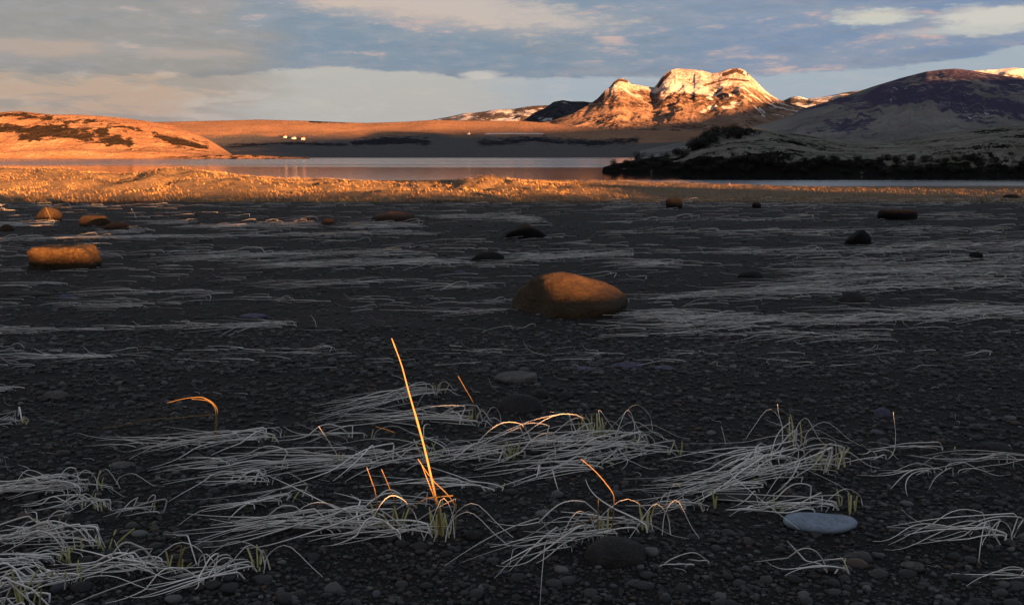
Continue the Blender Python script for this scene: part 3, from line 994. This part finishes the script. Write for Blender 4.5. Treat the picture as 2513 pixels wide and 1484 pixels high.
sets = []
x, y, r_ = scatter(74000, 1.45, 6.5, 101)
s = 0.0028 + 0.0095 * r_.uniform(0, 1, len(x)) ** 3.4
s *= np.clip(y / 2.6, 0.9, 2.0)
sets.append(rocks_merged(np.stack([x, y, ground_z(x, y) + s * 0.15], 1), s, 1, 1))
x, y, r_ = scatter(2600, 1.45, 9, 102)
s = 0.010 + 0.018 * r_.uniform(0, 1, len(x)) ** 3
sets.append(rocks_merged(np.stack([x, y, ground_z(x, y) + s * 0.1], 1), s, 2, 2))
x, y, r_ = scatter(26000, 5, 38, 103)
s = (0.007 + 0.03 * r_.uniform(0, 1, len(x)) ** 3) * np.clip(y / 9, 0.8, 2.0)
sets.append(rocks_merged(np.stack([x, y, ground_z(x, y) + s * 0.05], 1), s, 1, 3, (0.3, 0.6)))
off = 0
VV, FF, TT_ = [], [], []
for V, F, t in sets:
    VV.append(V)
    FF.append(F + off)
    TT_.append(t)
    off += len(V)
me = mesh_np('gravel', np.vstack(VV), np.vstack(FF), True, {'tint': np.concatenate(TT_)})
link('gravel', me, M['gravel'], kind='stuff', label='black pebbles and gravel covering the flat', category='gravel')


# ------------------------------------------------------------------ grass
def tubes(Cn, rad, sides=3):
    """Cn (B,n,3) centre lines, rad (B,n)"""
    B, n, _ = Cn.shape
    T = np.gradient(Cn, axis=1)
    T /= np.linalg.norm(T, axis=2, keepdims=True) + 1e-9
    ref = np.zeros_like(T)
    ref[..., 2] = 1
    vert = np.abs(T[..., 2]) > 0.9
    ref[vert] = (0, 1, 0)
    A = np.cross(T, ref)
    A /= np.linalg.norm(A, axis=2, keepdims=True) + 1e-9
    Bv = np.cross(A, T)
    V = []
    for k in range(sides):
        a = 2 * np.pi * k / sides + 0.5
        V.append(Cn + (A * math.cos(a) + Bv * math.sin(a)) * rad[..., None])
    V = np.stack(V, 2)                       # B,n,sides,3
    idx = np.arange(B * n * sides).reshape(B, n, sides)
    F = []
    for k in range(sides):
        k2 = (k + 1) % sides
        F.append(np.stack([idx[:, :-1, k], idx[:, :-1, k2], idx[:, 1:, k2], idx[:, 1:, k]], -1).reshape(-1, 4))
    return V.reshape(-1, 3), np.vstack(F)


def tint_of(B, n, sides, r):
    return np.repeat(r.uniform(0, 1, B), n * sides)


def lie_blades(r, root, ang, L, hs, n=14, wave=0.05, side=0.12, lie=0.006, kink=0.18, belly=0.016):
    """blades that stand up a little, kink, and lie along the ground. root (B,2), ang, L, hs arrays"""
    B = len(L)
    q = np.linspace(0, 1, n)[None]
    a = ang[:, None]
    # stub: first part of the blade goes up, then over; some bend in a curve, some break at a sharp corner
    k = kink * r.uniform(0.75, 1.35, B)[:, None]
    up = np.clip(q / k, 0, 1)
    dn = np.clip((q - k) / (1 - k), 0, 1)
    lean = r.uniform(-0.7, 1.1, B)[:, None] * hs[:, None]
    hor = lean * up + L[:, None] * dn
    sharp = (r.uniform(0, 1, B) < 0.55)[:, None]
    pz = np.where(sharp, r.uniform(0.9, 1.5, B)[:, None], r.uniform(1.6, 3.0, B)[:, None])
    droop = hs[:, None] * np.where(q <= k, np.where(sharp, up, np.sin(up * math.pi / 2)), (1 - dn) ** pz)
    droop = droop + np.where(sharp, 0, 1) * hs[:, None] * 0.35 * np.sin(np.pi * np.clip(dn / 0.45, 0, 1))
    bellies = r.uniform(0, belly, B)[:, None] * np.sin(np.pi * dn) * (L[:, None] / 0.4)
    z = droop + bellies + lie * r.uniform(0.5, 4.5, B)[:, None] * dn ** 0.5
    tipup = (r.uniform(0, 1, B) < 0.15)[:, None] * dn ** 6 * r.uniform(0.0, 0.05, B)[:, None]
    z = z + tipup
    sd = (r.normal(0, side, B)[:, None] * dn ** 2 + r.normal(0, wave, B)[:, None] * np.sin(np.pi * r.uniform(0.8, 2.6, B)[:, None] * dn + r.uniform(0, 1.5, B)[:, None])) * L[:, None]
    # some blades are snapped part way along
    bk = r.uniform(0.25, 0.8, B)[:, None]
    sd = sd + (r.uniform(0, 1, B) < 0.28)[:, None] * np.tan(np.clip(r.normal(0, 0.5, B), -1, 1))[:, None] * np.maximum(dn - bk, 0) * L[:, None]
    x = root[:, 0:1] + np.cos(a) * hor - np.sin(a) * sd
    y = root[:, 1:2] + np.sin(a) * hor + np.cos(a) * sd
    return np.stack([x, y, ground_z(x, y, False) + 0.004 + z], 2)


def spline(pts, n):
    pts = np.array(pts, float)
    m = len(pts)
    t = np.linspace(0, m - 1, n)
    P = np.vstack([2 * pts[0] - pts[1], pts, 2 * pts[-1] - pts[-2]])
    i = np.clip(np.floor(t).astype(int), 0, m - 2)
    f = (t - i)[:, None]
    p0, p1, p2, p3 = P[i], P[i + 1], P[i + 2], P[i + 3]
    return 0.5 * (2 * p1 + (p2 - p0) * f + (2 * p0 - 5 * p1 + 4 * p2 - p3) * f ** 2 + (3 * p1 - p0 - 3 * p2 + p3) * f ** 3)


BR = 0.0023                      # blade radius in metres


def tuft(root, tip, nb, hs, label, seed, wid=30, stubs=6, stalks=(), curls=0, extra=(), group='wind-flattened grass tufts on the gravel'):
    """root/tip = pixels where the tuft is rooted and where its longest blades end"""
    r = np.random.default_rng(seed)
    nb = max(3, int(nb * 0.85))
    p = on_ground(*root)
    q = on_ground(*tip)
    e = bpy.data.objects.new('grass_tuft', None)
    COL.objects.link(e)
    e.location = p
    e['label'] = label
    e['category'] = 'grass'
    e['group'] = group
    L0 = math.hypot(q[0] - p[0], q[1] - p[1])
    a0 = math.atan2(q[1] - p[1], q[0] - p[0])
    sc = math.hypot(p[1], 1) / FPX
    sp = wid * sc
    # roots strung out along the lie of the tuft, so that blades overlap like thatch
    back = r.uniform(0, 0.55, nb) ** 1.4 * L0
    rx = p[0] + np.cos(a0) * back + r.normal(0, sp * 0.5, nb)
    ry = p[1] + np.sin(a0) * back + r.normal(0, sp * 0.55, nb)
    ang = a0 + r.normal(0, 0.11, nb) + (r.uniform(0, 1, nb) < 0.2) * r.normal(0, 0.55, nb)
    L = (L0 - back * 0.8) * r.uniform(0.35, 1.1, nb)
    H = hs * 0.8 * np.where(r.uniform(0, 1, nb) < 0.30, r.uniform(0.6, 1.2, nb), r.uniform(0.04, 0.35, nb))
    Cn = lie_blades(r, np.stack([rx, ry], 1), ang, L, H, n=18, kink=0.13, wave=0.045, side=0.15)
    n = Cn.shape[1]
    prof = np.interp(np.linspace(0, 1, n), [0, 0.15, 0.6, 1], [1.0, 1.1, 0.9, 0.3])
    rad = BR * r.uniform(0.5, 1.35, nb)[:, None] * prof[None]
    V, F = tubes(Cn, rad)
    tn = tint_of(nb, n, 3, r)
    parts_V, parts_F, parts_t, off = [V], [F], [tn], len(V)
    # short dead stubs and curled blades
    if curls:
        cs = []
        for k in range(curls):
            bx, by = p[0] + r.normal(0, sp), p[1] + r.normal(0, sp)
            s_ = r.choice([-1, 1])
            h = hs * r.uniform(0.4, 1.1)
            bz = float(ground_z(bx, by, False))
            w = r.uniform(0.03, 0.09)
            pts = [(bx, by, bz), (bx + 0.2 * w * s_, by, bz + 0.6 * h), (bx + w * s_, by - 0.02, bz + h), (bx + 2.0 * w * s_, by - 0.05, bz + 0.45 * h), (bx + 2.5 * w * s_, by - 0.09, bz + 0.03)]
            cs.append(spline(pts, 14))
        cs = np.array(cs)
        V2, F2 = tubes(cs, BR * 0.8 * np.ones((curls, 14)) * np.linspace(1, 0.35, 14)[None])
        parts_V.append(V2)
        parts_F.append(F2 + off)
        parts_t.append(tint_of(curls, 14, 3, r))
        off += len(V2)
    for ex in extra:                      # single pale blades traced as seen, standing at the tuft's distance
        pts = [at(a, b, p[1] + (c[0] if c else 0)) for a, b, *c in ex]
        cl = spline(pts, 18)[None]
        V2, F2 = tubes(cl, BR * 0.9 * np.linspace(1, 0.4, 18)[None])
        parts_V.append(V2)
        parts_F.append(F2 + off)
        parts_t.append(tint_of(1, 18, 3, r))
        off += len(V2)
    V = np.vstack(parts_V) - p
    link('blades', mesh_np('blades', V, np.vstack(parts_F), True, {'tint': np.concatenate(parts_t)}), M['blade'], e)
    if stubs:
        bx = p[0] + np.cos(a0) * r.uniform(0, 0.12, stubs) * L0 + r.normal(0, sp * 0.35, stubs)
        by = p[1] + r.normal(0, sp * 0.35, stubs)
        bz = ground_z(bx, by, False)
        h = hs * 0.8 * r.uniform(0.5, 1.15, stubs)
        lx, ly_ = r.normal(0, 0.25, stubs) * h, r.normal(0, 0.2, stubs) * h
        q_ = np.linspace(0, 1, 6)[None]
        Cs = np.stack([bx[:, None] + lx[:, None] * q_ ** 1.5, by[:, None] + ly_[:, None] * q_ ** 1.5, bz[:, None] - 0.01 + h[:, None] * q_], 2)
        V, F = tubes(Cs, BR * 1.5 * r.uniform(0.8, 1.3, stubs)[:, None] * np.linspace(1.1, 0.7, 6)[None], 4)
        if stubs > 9:
            link('sheath', mesh_np('sheath', V - p, F, True, {'tint': tint_of(stubs, 6, 4, r)}), M['sheath'], e)
        else:
            for k in range(stubs):
                V, F = tubes(Cs[k:k + 1], BR * 1.35 * np.linspace(1.1, 0.7, 6)[None], 4)
                link('sheath', mesh_np('sheath', V - p, F, True, {'tint': tint_of(1, 6, 4, r)}), M['sheath'], e)
    for st in stalks:                     # standing straws
        rr = st.get('r', 1.0)
        dy0 = st.get('dy', 0.0)
        pts = [at(a, b, p[1] + dy0 + (c[0] if c else 0)) for a, b, *c in st['pts']]
        if st.get('foot', True):
            pts[0] = np.array([pts[0][0], pts[0][1], float(ground_z(pts[0][0], pts[0][1], False)) - 0.005])
        cl = spline(pts, 24)[None]
        V, F = tubes(cl, BR * 1.15 * rr * (np.linspace(1.2, 0.3, 24) + 0.22 * (np.arange(24) % 9 == 4))[None], 5)
        link('stalk', mesh_np('stalk', V - p, F, True, {'tint': tint_of(1, 24, 5, r)}), M['stalk'], e)
    return e


TUFTS = [
    # root, tip, blades, height, label, extra options
    ((690, 1078), (330, 1100), 26, 0.055, 'low tuft under the hooked orange stalks, blades combed left', dict(stalks=[
        dict(pts=[(524, 1062), (531, 1030), (533, 1005), (522, 988), (505, 978), (488, 974), (450, 978), (410, 988)]),
        dict(pts=[(526, 1062), (530, 1030), (527, 1000), (512, 984), (490, 980), (470, 979)], r=0.8),
        dict(pts=[(527, 1062), (532, 1035), (528, 1018), (500, 1019), (440, 1024), (362, 1030), (300, 1042), (252, 1050)])], curls=2)),
    ((480, 1100), (165, 1098), 9, 0.03, 'thin looped tuft left of the hooked orange stalks', dict(stubs=0, curls=2)),
    ((600, 1138), (355, 1165), 9, 0.03, 'sparse straight wisp below the hooked orange stalks', dict(stubs=2)),
    ((1095, 962), (780, 1030), 24, 0.07, 'uppermost tuft behind the tall leaning stalk', dict(stubs=6, curls=2, extra=[[(1090, 985), (1060, 955), (1020, 950), (990, 930), (960, 918)]])),
    ((1175, 1040), (800, 1048), 22, 0.08, 'tuft with bent-over stems just left of the dark rounded stone', dict(curls=4, stalks=[
        dict(pts=[(1170, 1035), (1166, 1005), (1160, 985), (1140, 950), (1124, 922)], r=0.6)])),
    ((905, 1075), (700, 1085), 8, 0.07, 'few blades crossing left of the tall leaning stalk', dict(stubs=1, curls=2)),
    ((850, 1140), (430, 1178), 22, 0.07, 'long swept tuft ending left of the tall stalk', dict(stubs=7, extra=[[(845, 1150), (830, 1120), (805, 1080), (782, 1045)]])),
    ((1070, 1125), (640, 1178), 30, 0.08, 'thick tuft crossed by the middle of the tall stalk', dict(stubs=6, curls=4, stalks=[
        dict(pts=[(1075, 1135), (1050, 1120), (1020, 1112), (960, 1125)], r=0.8, foot=False), dict(pts=[(970, 1062), (950, 1054), (922, 1046)], r=0.6, foot=False)])),
    ((1270, 1120), (1000, 1150), 18, 0.08, 'tuft with yellow-green stubs right of the tall stalk', dict(stubs=8)),
    ((1480, 1075), (1130, 1125), 34, 0.11, 'tallest bushy tuft with many green stubs at centre right', dict(stubs=16, curls=5, wid=44, extra=[
        [(1470, 1080), (1473, 1040), (1470, 1005), (1490, 1030), (1512, 1062)], [(1405, 1075), (1400, 1030), (1385, 1015), (1350, 1010)], [(1310, 1090), (1290, 1050), (1275, 1022)], [(1575, 1070), (1560, 1040), (1540, 1012)]])),
    ((1580, 1095), (1290, 1130), 26, 0.07, 'tangled tuft right of the bushy green-stubbed tuft', dict(stubs=4, curls=4)),
    ((1665, 1112), (1280, 1150), 18, 0.06, 'tuft with one dark sheath pointing right at centre right', dict(stubs=5)),
    ((1500, 1145), (1110, 1190), 16, 0.04, 'low sweep crossing beneath the bushy green-stubbed tuft', dict(stubs=2, curls=2)),
    ((1230, 1200), (870, 1215), 12, 0.03, 'thin low sweep right of the tall stalk', dict(stubs=1)),
    ((660, 1185), (420, 1200), 14, 0.05, 'arched tuft with a loop falling at its right end', dict(stubs=0, curls=2, extra=[[(600, 1175), (640, 1172), (668, 1190), (672, 1215), (655, 1238)]])),
    ((1965, 1090), (1715, 1165), 20, 0.12, 'raised arching tuft with a thin vertical blade on top', dict(stubs=5, curls=4, extra=[
        [(1920, 1085), (1920, 1050), (1912, 1020), (1908, 990)], [(1975, 1130), (1978, 1090), (1975, 1075), (1930, 1050), (1880, 1030)], [(1778, 1160), (1785, 1120), (1778, 1075), (1770, 1045)]])),
    ((2062, 1150), (1640, 1210), 40, 0.10, 'dense tuft with bright yellow-green stub bundle on the right', dict(stubs=14, curls=4, wid=36, extra=[[(2050, 1140), (2052, 1100), (2045, 1080), (2000, 1075), (1950, 1100)]])),
    ((1880, 1195), (1560, 1235), 22, 0.04, 'flat woven sweep below the arching right tuft', dict(stubs=2, curls=1)),
    ((1755, 1250), (1545, 1262), 10, 0.09, 'short tuft with upright green stubs below the woven sweep', dict(stubs=4, extra=[[(1755, 1250), (1720, 1260), (1690, 1300), (1645, 1330)]])),
    ((2095, 1255), (1780, 1262), 14, 0.08, 'tuft just above the blue-grey stone', dict(stubs=5, curls=1)),
    ((1912, 1255), (1765, 1275), 8, 0.09, 'small fork-shaped tuft left of the blue-grey stone', dict(stubs=2)),
    ((2365, 1105), (2090, 1110), 7, 0.04, 'few straight blades at the far right, above the crossing blades', dict(stubs=1)),
    ((2200, 1125), (2075, 1150), 5, 0.06, 'tall S-shaped blade with few companions at the right', dict(stubs=0, extra=[[(2080, 1150), (2150, 1140), (2190, 1115), (2198, 1070), (2192, 1010)], [(2185, 1105), (2210, 1130), (2255, 1140), (2240, 1160)]])),
    ((2350, 1160), (2080, 1190), 9, 0.05, 'curly low tuft below the S-shaped blade', dict(stubs=0, curls=4)),
    ((2570, 1140), (2260, 1155), 10, 0.04, 'long thin blades running out of the right edge', dict(stubs=0)),
    ((2500, 1322), (2150, 1330), 15, 0.07, 'tuft with looping blades at the lower right edge', dict(stubs=0, curls=2)),
    ((2575, 1420), (2340, 1422), 6, 0.04, 'few blades at the bottom right corner', dict(stubs=0)),
    ((2085, 1408), (1885, 1408), 7, 0.06, 'fan of seven thin blades below the blue-grey stone', dict(stubs=1, wid=10)),
    ((1740, 1388), (1600, 1400), 3, 0.03, 'single arched blade right of the big dark stone', dict(stubs=0, extra=[[(1608, 1400), (1650, 1370), (1700, 1355), (1730, 1370), (1745, 1388)]])),
    ((1600, 1300), (1300, 1318), 12, 0.11, 'upright bundle of pale green stubs right of the short orange stalk', dict(stubs=6, curls=3)),
    ((1500, 1318), (1180, 1390), 22, 0.10, 'fan-shaped tuft around the short bright orange stalk', dict(stubs=5, curls=3, stalks=[
        dict(pts=[(1466, 1330), (1467, 1280), (1468, 1225)], r=1.3), dict(pts=[(1467, 1268), (1450, 1275), (1420, 1285), (1390, 1300)], r=0.9, foot=False),
        dict(pts=[(1500, 1330), (1505, 1270), (1506, 1218), (1490, 1190), (1460, 1155), (1425, 1125)], r=0.7)])),
    ((1100, 1318), (730, 1350), 14, 0.12, 'tall leaning orange stalk rising from a green-sheathed tuft', dict(stubs=12, curls=3, wid=26, stalks=[
        dict(pts=[(1086, 1330), (1076, 1255), (1060, 1180), (1037, 1082), (1003, 962), (985, 895), (961, 830)], r=1.5),
        dict(pts=[(1115, 1300), (1118, 1250), (1100, 1215), (1060, 1175), (1025, 1125)], r=0.8),
        dict(pts=[(1090, 1320), (1072, 1240), (1050, 1180), (1035, 1140)], r=0.9),
        dict(pts=[(1112, 1215), (1080, 1218), (1040, 1225), (1005, 1255)], r=0.8, foot=False)])),
    ((975, 1300), (480, 1320), 34, 0.10, 'long heavy sweep left of the tall stalk foot with two short orange straws', dict(stubs=10, curls=3, wid=36, stalks=[
        dict(pts=[(972, 1290), (970, 1235), (955, 1195), (936, 1150)], r=0.8), dict(pts=[(925, 1250), (922, 1215), (912, 1180), (900, 1146)], r=0.8),
        dict(pts=[(975, 1285), (968, 1270), (970, 1250)], r=0.9)])),
    ((1110, 1245), (860, 1260), 10, 0.06, 'short tuft tucked behind the tall stalk foot', dict(stubs=3)),
    ((725, 1228), (460, 1268), 12, 0.07, 'thin forked sweep at left centre above the heavy sweep', dict(stubs=1, curls=1)),
    ((380, 1258), (240, 1278), 9, 0.06, 'short curved tuft right of the left edge tangle', dict(stubs=1)),
    ((235, 1200), (-60, 1225), 36, 0.07, 'tangled thick tuft at the left edge', dict(stubs=3, curls=8, wid=40)),
    ((262, 1245), (60, 1262), 14, 0.06, 'curled tuft just below the left edge tangle', dict(stubs=4, curls=3, extra=[[(255, 1230), (265, 1255), (280, 1290), (282, 1310)]])),
    ((155, 1318), (-60, 1340), 18, 0.08, 'tuft with tall kinked stems at the left edge', dict(stubs=3, curls=2)),
    ((268, 1345), (-40, 1352), 22, 0.07, 'tuft with a green stub pair at lower left', dict(stubs=5)),
    ((170, 1378), (-60, 1400), 24, 0.06, 'flat woven tuft at lower left edge', dict(stubs=6, curls=2)),
    ((450, 1400), (120, 1425), 24, 0.08, 'tuft beside the upright orange stalk at lower left', dict(stubs=6, curls=2, stalks=[
        dict(pts=[(405, 1450), (417, 1410), (415, 1378), (410, 1352)], r=0.9), dict(pts=[(440, 1395), (442, 1365), (444, 1337), (420, 1350)], r=0.8)])),
    ((185, 1430), (-60, 1460), 26, 0.07, 'matted tuft near the bottom left corner', dict(stubs=5, curls=2)),
    ((60, 1500), (-70, 1510), 14, 0.13, 'upright green stubs in the bottom left corner', dict(stubs=9, wid=60)),
    ((648, 1395), (315, 1482), 16, 0.08, 'curved sweep with brown-green upper end at the bottom left', dict(stubs=6, curls=3)),
    ((68, 1040), (-50, 1050), 11, 0.06, 'small tuft alone at the left edge on bare gravel', dict(stubs=4, wid=12)),
]
for k, (rt, tp, nb, hs, lb, kw) in enumerate(TUFTS):
    tuft(rt, tp, nb, hs, lb, 300 + k, **kw)


# flattened grass farther out, too thick to count
def band(p0, p1, thick, n, r, Lpx=(50, 210), hpx=4, ang=None):
    t = r.uniform(0, 1, n)
    px = p0[0] + (p1[0] - p0[0]) * t
    py = p0[1] + (p1[1] - p0[1]) * t + r.normal(0, thick * 0.4, n)
    # pixel -> point on the mean slope of the flat
    a = (px - CX) / FPX
    b = (CY - py) / FPX
    dyv = cT + b * sT
    dzv = -sT + b * cT
    k = EYE / (-dzv - SLOPE * dyv)
    ok = (k > 0) & (k * dyv < 46)
    x, y = (a * k)[ok], (k * dyv)[ok]
    m = len(x)
    sc = y / FPX
    L = r.uniform(*Lpx, m) * sc * 1.0
    L = np.minimum(L, 0.7)
    hs = np.minimum(np.where(r.uniform(0, 1, m) < 0.10, r.uniform(0.8, 2.4, m), r.uniform(0.02, 0.5, m)) * hpx * sc * 1.5, 0.09)
    an = r.normal(math.pi + 0.30, 0.22, m)
    rr = np.random.default_rng(abs(int(px[0] * 13 + py[0])))
    Cn = lie_blades(rr, np.stack([x, y], 1), an, L, hs, n=8, lie=0.004, kink=0.15, belly=0.010, wave=0.04)
    rad = (BR * 0.88 * np.clip(y / 4.0, 0.8, 6.0) ** 0.85 * r.uniform(0.45, 1.3, m))[:, None] * np.linspace(1.0, 0.35, 8)[None]
    return Cn, rad


BANDS = [((1650, 800), (2560, 772), 14, 620), ((1560, 818), (2200, 826), 8, 130), ((1700, 775), (1930, 782), 10, 150), ((2300, 770), (2560, 760), 14, 200),
         ((2000, 690), (2560, 655), 24, 800), ((1880, 715), (2560, 700), 12, 380), ((1650, 735), (2000, 712), 8, 160), ((2150, 612), (2560, 598), 10, 330), ((2050, 640), (2560, 635), 10, 160),
         ((450, 632), (1100, 622), 8, 330), ((700, 657), (950, 650), 6, 120), ((860, 650), (1180, 645), 6, 150), ((1280, 640), (1560, 625), 12, 260), ((0, 815), (125, 812), 5, 60), ((110, 812), (730, 800), 4, 110), ((620, 802), (728, 797), 6, 60),
         ((60, 873), (345, 876), 4, 60), ((0, 588), (1100, 575), 5, 420), ((600, 560), (800, 553), 10, 200), ((1100, 532), (1330, 536), 5, 190), ((1280, 530), (1365, 556), 4, 90),
         ((1550, 572), (2500, 565), 7, 360), ((1500, 505), (2540, 492), 13, 900), ((1500, 540), (2500, 532), 10, 260), ((880, 556), (1050, 553), 7, 190), ((500, 558), (612, 556), 6, 110), ((310, 570), (380, 566), 5, 70),
         ((410, 546), (490, 543), 4, 70), ((30, 553), (145, 553), 6, 120), ((0, 505), (1500, 503), 5, 420), ((1580, 650), (1680, 652), 8, 90), ((60, 705), (170, 700), 4, 30), ((300, 716), (640, 714), 8, 60),
         ((1100, 700), (1240, 706), 6, 50), ((320, 748), (390, 746), 8, 40), ((700, 700), (1000, 690), 10, 80), ((820, 868), (700, 866), 3, 20), ((1450, 870), (1560, 866), 3, 14), ((0, 960), (60, 955), 6, 30),
         ((1700, 620), (2100, 612), 8, 110), ((1620, 778), (1720, 776), 12, 90), ((1060, 770), (1300, 772), 8, 40), ((1990, 838), (2210, 832), 4, 30)]
rb = np.random.default_rng(55)
Cs, Rs = [], []
for p0, p1, th, n in BANDS:
    c, q = band(p0, p1, th * 1.45, int(n * 0.36), rb)
    Cs.append(c)
    Rs.append(q)
# thin scatter everywhere
for k in range(26):
    y0 = rb.uniform(500, 900)
    c, q = band((-60, y0), (2580, y0 + rb.uniform(-25, 10)), 14, int(70 * (1.2 - (y0 - 500) / 450) * 0.6) + 8, rb, (30, 110), 3)
    Cs.append(c)
    Rs.append(q)
# short wisps between pebbles up close
c, q = band((-60, 1150), (2580, 1120), 330, 260, rb, (10, 40), 3)
Cs.append(c)
Rs.append(q * 0.6)
Cn, Rd = np.vstack(Cs), np.vstack(Rs)
V, F = tubes(Cn, Rd)
me = mesh_np('dry_grass', V, F, True, {'tint': tint_of(len(Cn), 8, 3, rb) ** 0.6})
link('dry_grass', me, M['midgrass'], kind='stuff', label='wind-flattened dry grass in streaks across the flat', category='grass')

# straws that stand up singly on the flat
for px0, py0, px1, py1, mt, lb in [(128, 548, 112, 508, 'stalk', 'thin leaning straw in front of the rounded brown boulder'), (1728, 623, 1712, 602, 'blade', 'lone thin straw leaning left on the middle flat'),
                                  (334, 535, 322, 512, 'blade', 'thin pale straw right of the flat-topped orange boulder'), (776, 802, 762, 772, 'blade', 'single bent straw left of the large ochre boulder')]:
    p = on_ground(px0, py0)
    t = at(px1, py1, p[1])
    mid = (p + t) / 2 + np.array([0.01, 0, 0.0])
    cl = spline([p, mid, t], 10)[None]
    V, F = tubes(cl, 0.0016 * max(1, p[1] / 7) * np.linspace(1.1, 0.5, 10)[None], 5)
    o = link('straw', mesh_np('straw', V - p, F, True, {'tint': np.full(len(V), 0.6)}), M[mt], None, label=lb, category='grass')
    o.location = p

# dune grass: dense short straw on the mounds
rd = np.random.default_rng(77)
n = 190000
t = rd.uniform(-0.75, 0.75, n)
y = 40.3 + rd.uniform(0, 1, n) ** 1.5 * 58
x = t * y
cl = fbm(x * 0.9, y * 0.9, 3)
amp = np.interp(x * 50.0 / y, _dx, _dz) + 0.95
keep = (cl + rd.uniform(-0.35, 0.35, n) > -0.12) & (rd.uniform(0, 1, n) < np.clip(0.35 + amp, 0.3, 1)) & (y < shore_y(x) - 1.0)
x, y, cl = x[keep], y[keep], cl[keep]
n = len(x)
z = ground_z(x, y)
h = (0.04 + 0.12 * rd.uniform(0, 1, n) ** 2) * np.clip(0.8 + cl * 0.8, 0.5, 1.4)
an = rd.normal(math.pi + 0.2, 0.7, n)
ln = rd.uniform(0.5, 1.4, n) * h
w = rd.uniform(0.005, 0.013, n)
P0 = np.stack([x, y, z - 0.01], 1)
tipp = P0 + np.stack([np.cos(an) * ln, np.sin(an) * ln * 0.6, h], 1)
midp = P0 + np.stack([np.cos(an) * ln * 0.35, np.sin(an) * ln * 0.2, h * 0.7], 1)
pa = rd.uniform(0, np.pi, n)
sd = np.stack([np.cos(pa), np.sin(pa), np.zeros(n)], 1) * w[:, None]
V = np.stack([P0 - sd, P0 + sd, midp + sd * 0.7, midp - sd * 0.7, tipp + sd * 0.15, tipp - sd * 0.15], 1)
b0 = (np.arange(n) * 6)[:, None]
F = np.vstack([b0 + [0, 1, 2, 3], b0 + [3, 2, 4, 5]])
me = mesh_np('dune_grass', V.reshape(-1, 3), F, False, {'tint': np.repeat(np.clip(0.66 + fbm(x * 0.35 + 40, y * 0.5, 4) * 2.0 + rd.normal(0, 0.22, n), 0, 1), 6)})
link('dune_grass', me, M['dunegrass'], kind='stuff', label='golden dune grass on the low mounds before the lake', category='grass')


# ------------------------------------------------------------------ shrubs on the headland
def shrub_mesh(seed, n=900):
    r = np.random.default_rng(seed)
    lob = r.normal(0, 0.32, (7, 3)) * [1, 0.7, 0.6] + [0, 0, 0.55]
    rad = r.uniform(0.26, 0.45, 7)
    k = r.integers(0, 7, n)
    d = r.normal(size=(n, 3))
    d /= np.linalg.norm(d, axis=1, keepdims=True)
    P = lob[k] + d * (rad[k] * r.uniform(0.55, 1.08, n))[:, None]
    P[:, 2] = np.maximum(P[:, 2], 0.02)
    a = r.normal(size=(n, 3))
    b = np.cross(a, r.normal(size=(n, 3)))
    a /= np.linalg.norm(a, axis=1, keepdims=True)
    b /= np.linalg.norm(b, axis=1, keepdims=True)
    s = r.uniform(0.04, 0.10, n)[:, None]
    V = np.stack([P + a * s, P - a * s * 0.5 + b * s * 0.5, P - a * s * 0.5 - b * s * 0.5], 1).reshape(-1, 3)
    F = np.arange(n * 3).reshape(-1, 3)
    return mesh_np('crown', V, F, False, {'tint': np.repeat(r.uniform(0, 1, n), 3)})


def stem_mesh(seed):
    r = np.random.default_rng(seed)
    Cl = []
    for k in range(7):
        e = r.normal(0, 0.32, 3) * [1, 0.7, 0] + [0, 0, r.uniform(0.5, 0.9)]
        Cl.append(spline([(0, 0, -0.1), e * 0.45 + r.normal(0, 0.05, 3), e], 6))
    V, F = tubes(np.array(Cl), 0.025 * np.ones((7, 6)) * np.linspace(1, 0.4, 6)[None], 4)
    return mesh_np('stem', V, F, True, {'tint': np.full(len(V), 0.5)})


SH = [(shrub_mesh(k), stem_mesh(k)) for k in range(5)]
bpy.context.view_layer.update()
head = bpy.data.objects['headland']
rs = np.random.default_rng(91)


def shrub(px, py, s, label, group):
    q = sheet_point(head, px, py)
    if q is None:
        return
    k = int(rs.integers(0, 5))
    e = bpy.data.objects.new('shrub', None)
    COL.objects.link(e)
    e.location = (q[0], q[1], q[2] - 0.08)
    e.scale = (s * rs.uniform(1.0, 1.6), s, s * rs.uniform(0.7, 1.1))
    e.rotation_euler = (0, 0, rs.uniform(0, 6.28))
    e['label'], e['category'], e['group'] = label, 'shrub', group
    link('crown', SH[k][0], M['shrub'], e)
    link('stem', SH[k][1], M['shrub'], e)


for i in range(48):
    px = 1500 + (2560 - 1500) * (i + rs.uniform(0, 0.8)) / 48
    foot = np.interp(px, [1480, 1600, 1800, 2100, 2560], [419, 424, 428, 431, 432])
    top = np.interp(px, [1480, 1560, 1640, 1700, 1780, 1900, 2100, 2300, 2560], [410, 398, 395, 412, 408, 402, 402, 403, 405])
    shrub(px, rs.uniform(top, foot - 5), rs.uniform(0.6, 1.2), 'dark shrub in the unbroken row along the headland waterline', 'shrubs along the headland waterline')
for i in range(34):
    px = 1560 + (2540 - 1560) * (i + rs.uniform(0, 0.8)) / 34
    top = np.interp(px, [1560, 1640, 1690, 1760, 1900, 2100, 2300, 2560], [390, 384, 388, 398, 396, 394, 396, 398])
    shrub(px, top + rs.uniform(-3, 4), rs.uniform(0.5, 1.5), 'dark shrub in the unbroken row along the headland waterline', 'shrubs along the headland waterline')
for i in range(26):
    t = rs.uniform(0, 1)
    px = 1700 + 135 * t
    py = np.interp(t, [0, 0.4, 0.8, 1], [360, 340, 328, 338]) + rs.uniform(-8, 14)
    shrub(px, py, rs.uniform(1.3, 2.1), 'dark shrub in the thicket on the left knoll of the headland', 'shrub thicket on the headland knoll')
